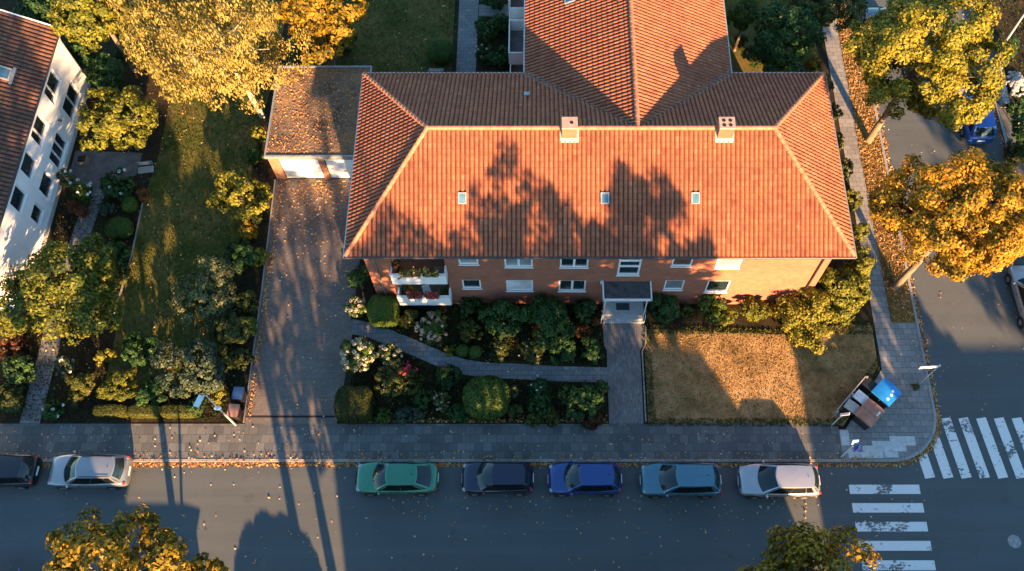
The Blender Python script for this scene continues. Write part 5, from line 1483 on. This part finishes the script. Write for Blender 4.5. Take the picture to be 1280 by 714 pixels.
litter('fallen_leaves', 'pale leaves lying on the pavement slabs', scatter([(-32, 13.6), (19.5, 13.6), (19.5, 15.5), (-32, 15.5)], 330, 13) + scatter([(18, 14), (22.7, 16.5), (22.7, 30), (20.4, 30), (20.4, 19)], 90, 14), .11, 'litter_pale', .11)
litter('fallen_leaves', 'brown leaves along the bed edge by the pavement', [(x, 15.72 + abs(rg.gauss(0, .12))) for x in [rg.uniform(-10.5, 3.9) for _ in range(420)]], .13, 'litter_orange', .09, .6)
litter('fallen_leaves', 'gold leaves strewn on the verge of the side street', scatter([(21.4, 22.1), (22.8, 22.1), (22.8, 46), (21.4, 46)], 3000, 15), .10, 'litter_orange', .085, .5, .1)
litter('fallen_leaves', 'rusty leaves covering the garage roof', scatter([(-17.2, 32.4), (-11.3, 32.4), (-11.3, 39.1), (-17.2, 39.1)], 2600, 16), .10, 'litter_orange', 2.845, .5, -.1)
litter('fallen_leaves', 'pale leaves on the street below the side street trees', scatter([(23.1, 16), (31.1, 16), (31.1, 46), (23.1, 46)], 200, 17), .10, 'litter_pale', .002)
litter('fallen_leaves', 'leaves lying in the garden beds', scatter([(-11, 16), (3.9, 16), (3.9, 22), (-11, 22)], 300, 18) + scatter([(-31, 16), (-18, 16), (-18, 44), (-31, 44)], 900, 19) + scatter([(-17, 40), (-6, 40), (-6, 48), (-17, 48)], 200, 20), .12, 'litter_orange', .1, .5)
def grass(name, label, poly, n, sd, size, bias=0.0, pal='grass_blade'):
    g_ = np.random.default_rng(sd)
    pts = np.array(scatter(poly, n, sd))
    c_ = np.column_stack([pts, np.full(n, .09) + size * .3])
    nr = unit(g_.normal(size=(n, 3)) * [1, 1, .35] + [0, 0, .45])
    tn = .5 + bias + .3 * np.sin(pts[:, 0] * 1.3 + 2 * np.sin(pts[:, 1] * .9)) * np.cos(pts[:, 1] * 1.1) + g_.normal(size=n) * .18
    tag(mesh_np(name, leaf_quads(c_, nr, size, g_, .35), n, pal, None, tn), label, 'grass', kind='stuff')
grass('grass', 'dry straw coloured grass of the front lawn', FLAWN, 9000, 31, .10)
FEDGE = [(6.05, 15.5), (17.2, 15.45), (18.7, 16.7), (20.25, 19.2), (20.3, 21.9), (18.5, 22.1), (14.5, 21.5), (6.2, 21.9)]
_fe = [p for p in scatter(FEDGE, 16000, 41) if p[1] < 15.95 or p[0] < 6.7 or p[1] > 21.2 or (p[0] - 17.4) * .78 - (p[1] - 15.5) * .62 > -.5]
_g = np.random.default_rng(42)
_c = np.column_stack([np.array(_fe), np.full(len(_fe), .13)])
tag(mesh_np('grass', leaf_quads(_c, unit(_g.normal(size=_c.shape) * [1, 1, .4] + [0, 0, .4]), .16, _g, .35), len(_c), 'leaf_olive', None, .6 + _g.normal(size=len(_c)) * .25), 'greener ragged grass along the edges of the front lawn', 'grass', kind='stuff')
grass('grass', 'green and brown grass of the side lawn', [(-25.6, 17.5), (-19.2, 17.5), (-19.0, 33), (-18.5, 44), (-25.4, 44)], 13000, 32, .13, .0, 'leaf_moss')
grass('grass', 'dry grass of the side street verge', [(21.35, 22.0), (22.84, 22.0), (22.8, 48), (21.35, 48)], 5000, 33, .14, .1)
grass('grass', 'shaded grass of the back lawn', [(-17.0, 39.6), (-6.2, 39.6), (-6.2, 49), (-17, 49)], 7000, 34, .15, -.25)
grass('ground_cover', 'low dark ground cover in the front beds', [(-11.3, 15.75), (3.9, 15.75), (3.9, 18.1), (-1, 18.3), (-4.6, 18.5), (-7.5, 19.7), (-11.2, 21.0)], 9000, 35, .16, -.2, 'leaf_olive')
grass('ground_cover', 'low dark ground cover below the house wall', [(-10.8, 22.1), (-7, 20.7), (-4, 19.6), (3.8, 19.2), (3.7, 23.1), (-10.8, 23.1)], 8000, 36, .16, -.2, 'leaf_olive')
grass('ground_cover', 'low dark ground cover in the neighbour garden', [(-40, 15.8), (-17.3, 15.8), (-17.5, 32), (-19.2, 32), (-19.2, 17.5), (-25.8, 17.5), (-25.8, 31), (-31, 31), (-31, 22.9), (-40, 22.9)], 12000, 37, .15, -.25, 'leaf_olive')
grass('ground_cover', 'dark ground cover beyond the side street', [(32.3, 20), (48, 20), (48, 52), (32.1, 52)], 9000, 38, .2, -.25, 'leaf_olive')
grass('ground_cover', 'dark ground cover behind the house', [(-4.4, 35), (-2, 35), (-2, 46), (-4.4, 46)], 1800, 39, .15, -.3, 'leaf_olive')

# ================================================================== ACROSS THE STREET (they shade the scene)
def far_house(label, x0, x1, y0, y1, ez, rz_, wall_m, hip=0.0, chim=()):
    root = thing('neighbour_house', label, 'house', ((x0 + x1) / 2, (y0 + y1) / 2, 0.05))
    w_, d_ = (x1 - x0) / 2, (y1 - y0) / 2
    b = MB().box(-w_, w_, -d_, d_, 0, ez)
    if not hip:
        for s in (-1, 1):
            b.add([(s * w_, -d_, ez), (s * w_, d_, ez), (s * w_, 0, rz_ - .1)], [(0, 1, 2)])
    b.build('wall', wall_m, root)
    o = .5
    sl_ = (rz_ - ez) / d_
    e = ez - o * sl_ + .1
    rb_ = MB()
    if hip:
        v = [(-w_ - o, -d_ - o, e), (w_ + o, -d_ - o, e), (w_ + o, d_ + o, e), (-w_ - o, d_ + o, e), (-w_ + hip, 0, rz_), (w_ - hip, 0, rz_)]
        rb_.add(v, [(0, 1, 5, 4), (1, 2, 5), (2, 3, 4, 5), (3, 0, 4), (3, 2, 1, 0)])
    else:
        v = [(-w_ - o * .5, -d_ - o, e), (w_ + o * .5, -d_ - o, e), (w_ + o * .5, d_ + o, e), (-w_ - o * .5, d_ + o, e), (-w_ - o * .5, 0, rz_), (w_ + o * .5, 0, rz_)]
        rb_.add(v, [(0, 1, 5, 4), (1, 2, 5), (2, 3, 4, 5), (3, 0, 4), (3, 2, 1, 0)])
    r_ = rb_.build('roof', 'cap_tile', root)
    for cx in chim:
        MB().box(cx - .4, cx + .4, -.4, .4, rz_ - 1, rz_ + 1.1).build('chimney', 'chimney_brick', r_)
    for k in range(int(w_ * 2 / 3)):
        for z in (1.3, 4.1):
            if z + 1.4 < ez:
                window(root, M4((w_ - 1.8 - k * 3.0, d_, z), R(180)), 1.3, 1.3, (.5,), recess=-.08, sill=False)
    return root
far_house('brick house across the street, widest roof', -3.2, 18.9, -18, -6, 6.2, 10.6, 'red_brick')
far_house('white house across the street at the left', -42, -18.0, -18, -6, 6.0, 10.4, 'grey_plaster')
far_house('house across the street at the right corner', 22.1, 29.6, -17, -5, 6.3, 10.4, 'red_brick', 2.6)
far_house('unseen second house across the street, added to shade the right of the junction', 30.5, 42, -17, -5, 6.3, 10.2, 'grey_plaster')  # unseen house added to keep the right of the junction in shade
far_house('low garage across the street at the left', -19.5, -16.2, -4.5, 0.6, 3.2, 4.2, 'grey_plaster')
def far_tree(label, x, y, h, r, pal='leaf_green', size=.34, cover=1.9, nb=30):
    root = thing('garden_tree', label, 'tree', (x, y, .05))
    zc = h - r * 1.15
    bl_ = foliage(root, (r, r, r * 1.25), zc, pal, seed(), size, nblob=nb, cover=cover, sub=9)
    b = MB().tube([(0, 0, -.1), (0, 0, zc * .6), (.1, 0, zc + r * .4)], [.32, .24, .08], 10)
    for k in range(0, len(bl_), 2):
        e = Vector(bl_[k])
        b.tube([(0, 0, zc * .6), (e.x * .5, e.y * .5, zc * .75 + e.z * .2), e], [.12, .08, .03], 6, False)
    b.build('trunk', 'bark', root)
far_tree('tall tree across the street, in front of the widest roof', 6.0, -2.2, 18.5, 4.3)
far_tree('tall tree across the street, right of the first', 13.8, -2.4, 18.2, 4.1)
far_tree('tall tree across the street, left of the first', .2, -2.6, 16.8, 4.2, cover=1.2)
far_tree('lower tree across the street between the first two', 10.2, -1.6, 16.6, 3.5)
far_tree('lower tree across the street between the second and third', 3.4, -1.4, 15.8, 2.9)
far_tree('slender tree across the street by the gap between houses', -9.8, -2.6, 12.6, 2.7, cover=.65)
far_tree('unseen second slender tree across the street, added to shade the driveway', -6.6, -3.0, 12.2, 2.6, cover=.75)  # added out of view to deepen the shade on the driveway
far_tree('small slender tree across the street by the gap between houses', -8.4, -2.0, 8.2, 1.5, cover=.6)
far_tree('unseen low tree across the street, added to shade the porch', 12.4, -3.0, 11.0, 2.7, cover=1.0)  # put in out of view so the porch steps lie in shade
far_tree('unseen low tree across the street, added to shade the wall foot, middle', 7.2, -3.2, 10.3, 2.4, cover=.45)  # unseen filler tree, blocks sun from the foot of the front wall
far_tree('unseen low tree across the street, added to shade the wall foot, left', 2.0, -3.2, 10.0, 2.3, cover=.4)  # another unseen tree added to keep sun off the left wall foot
far_tree('tall tree across the street at the far left', -21.5, -3.5, 21.2, 3.2, cover=.8)
far_tree('tall tree across the street at the right', 40, -3.5, 14.5, 3.6, cover=1.2)
far_tree('second tall tree across the street at the right', 28.5, -1.5, 9.5, 2.6)
_o = clipped('round_bush', 'unseen leafy dome across the street, shaped to cast an arched shadow on the road', 300, 700, (2.35, 2.0, 1.78), 1.78, 'leaf_green', 2.6, .22)  # dome added out of view, its shape makes the arched shadow on the road
_o.location = (-11.6, -1.5, .08)
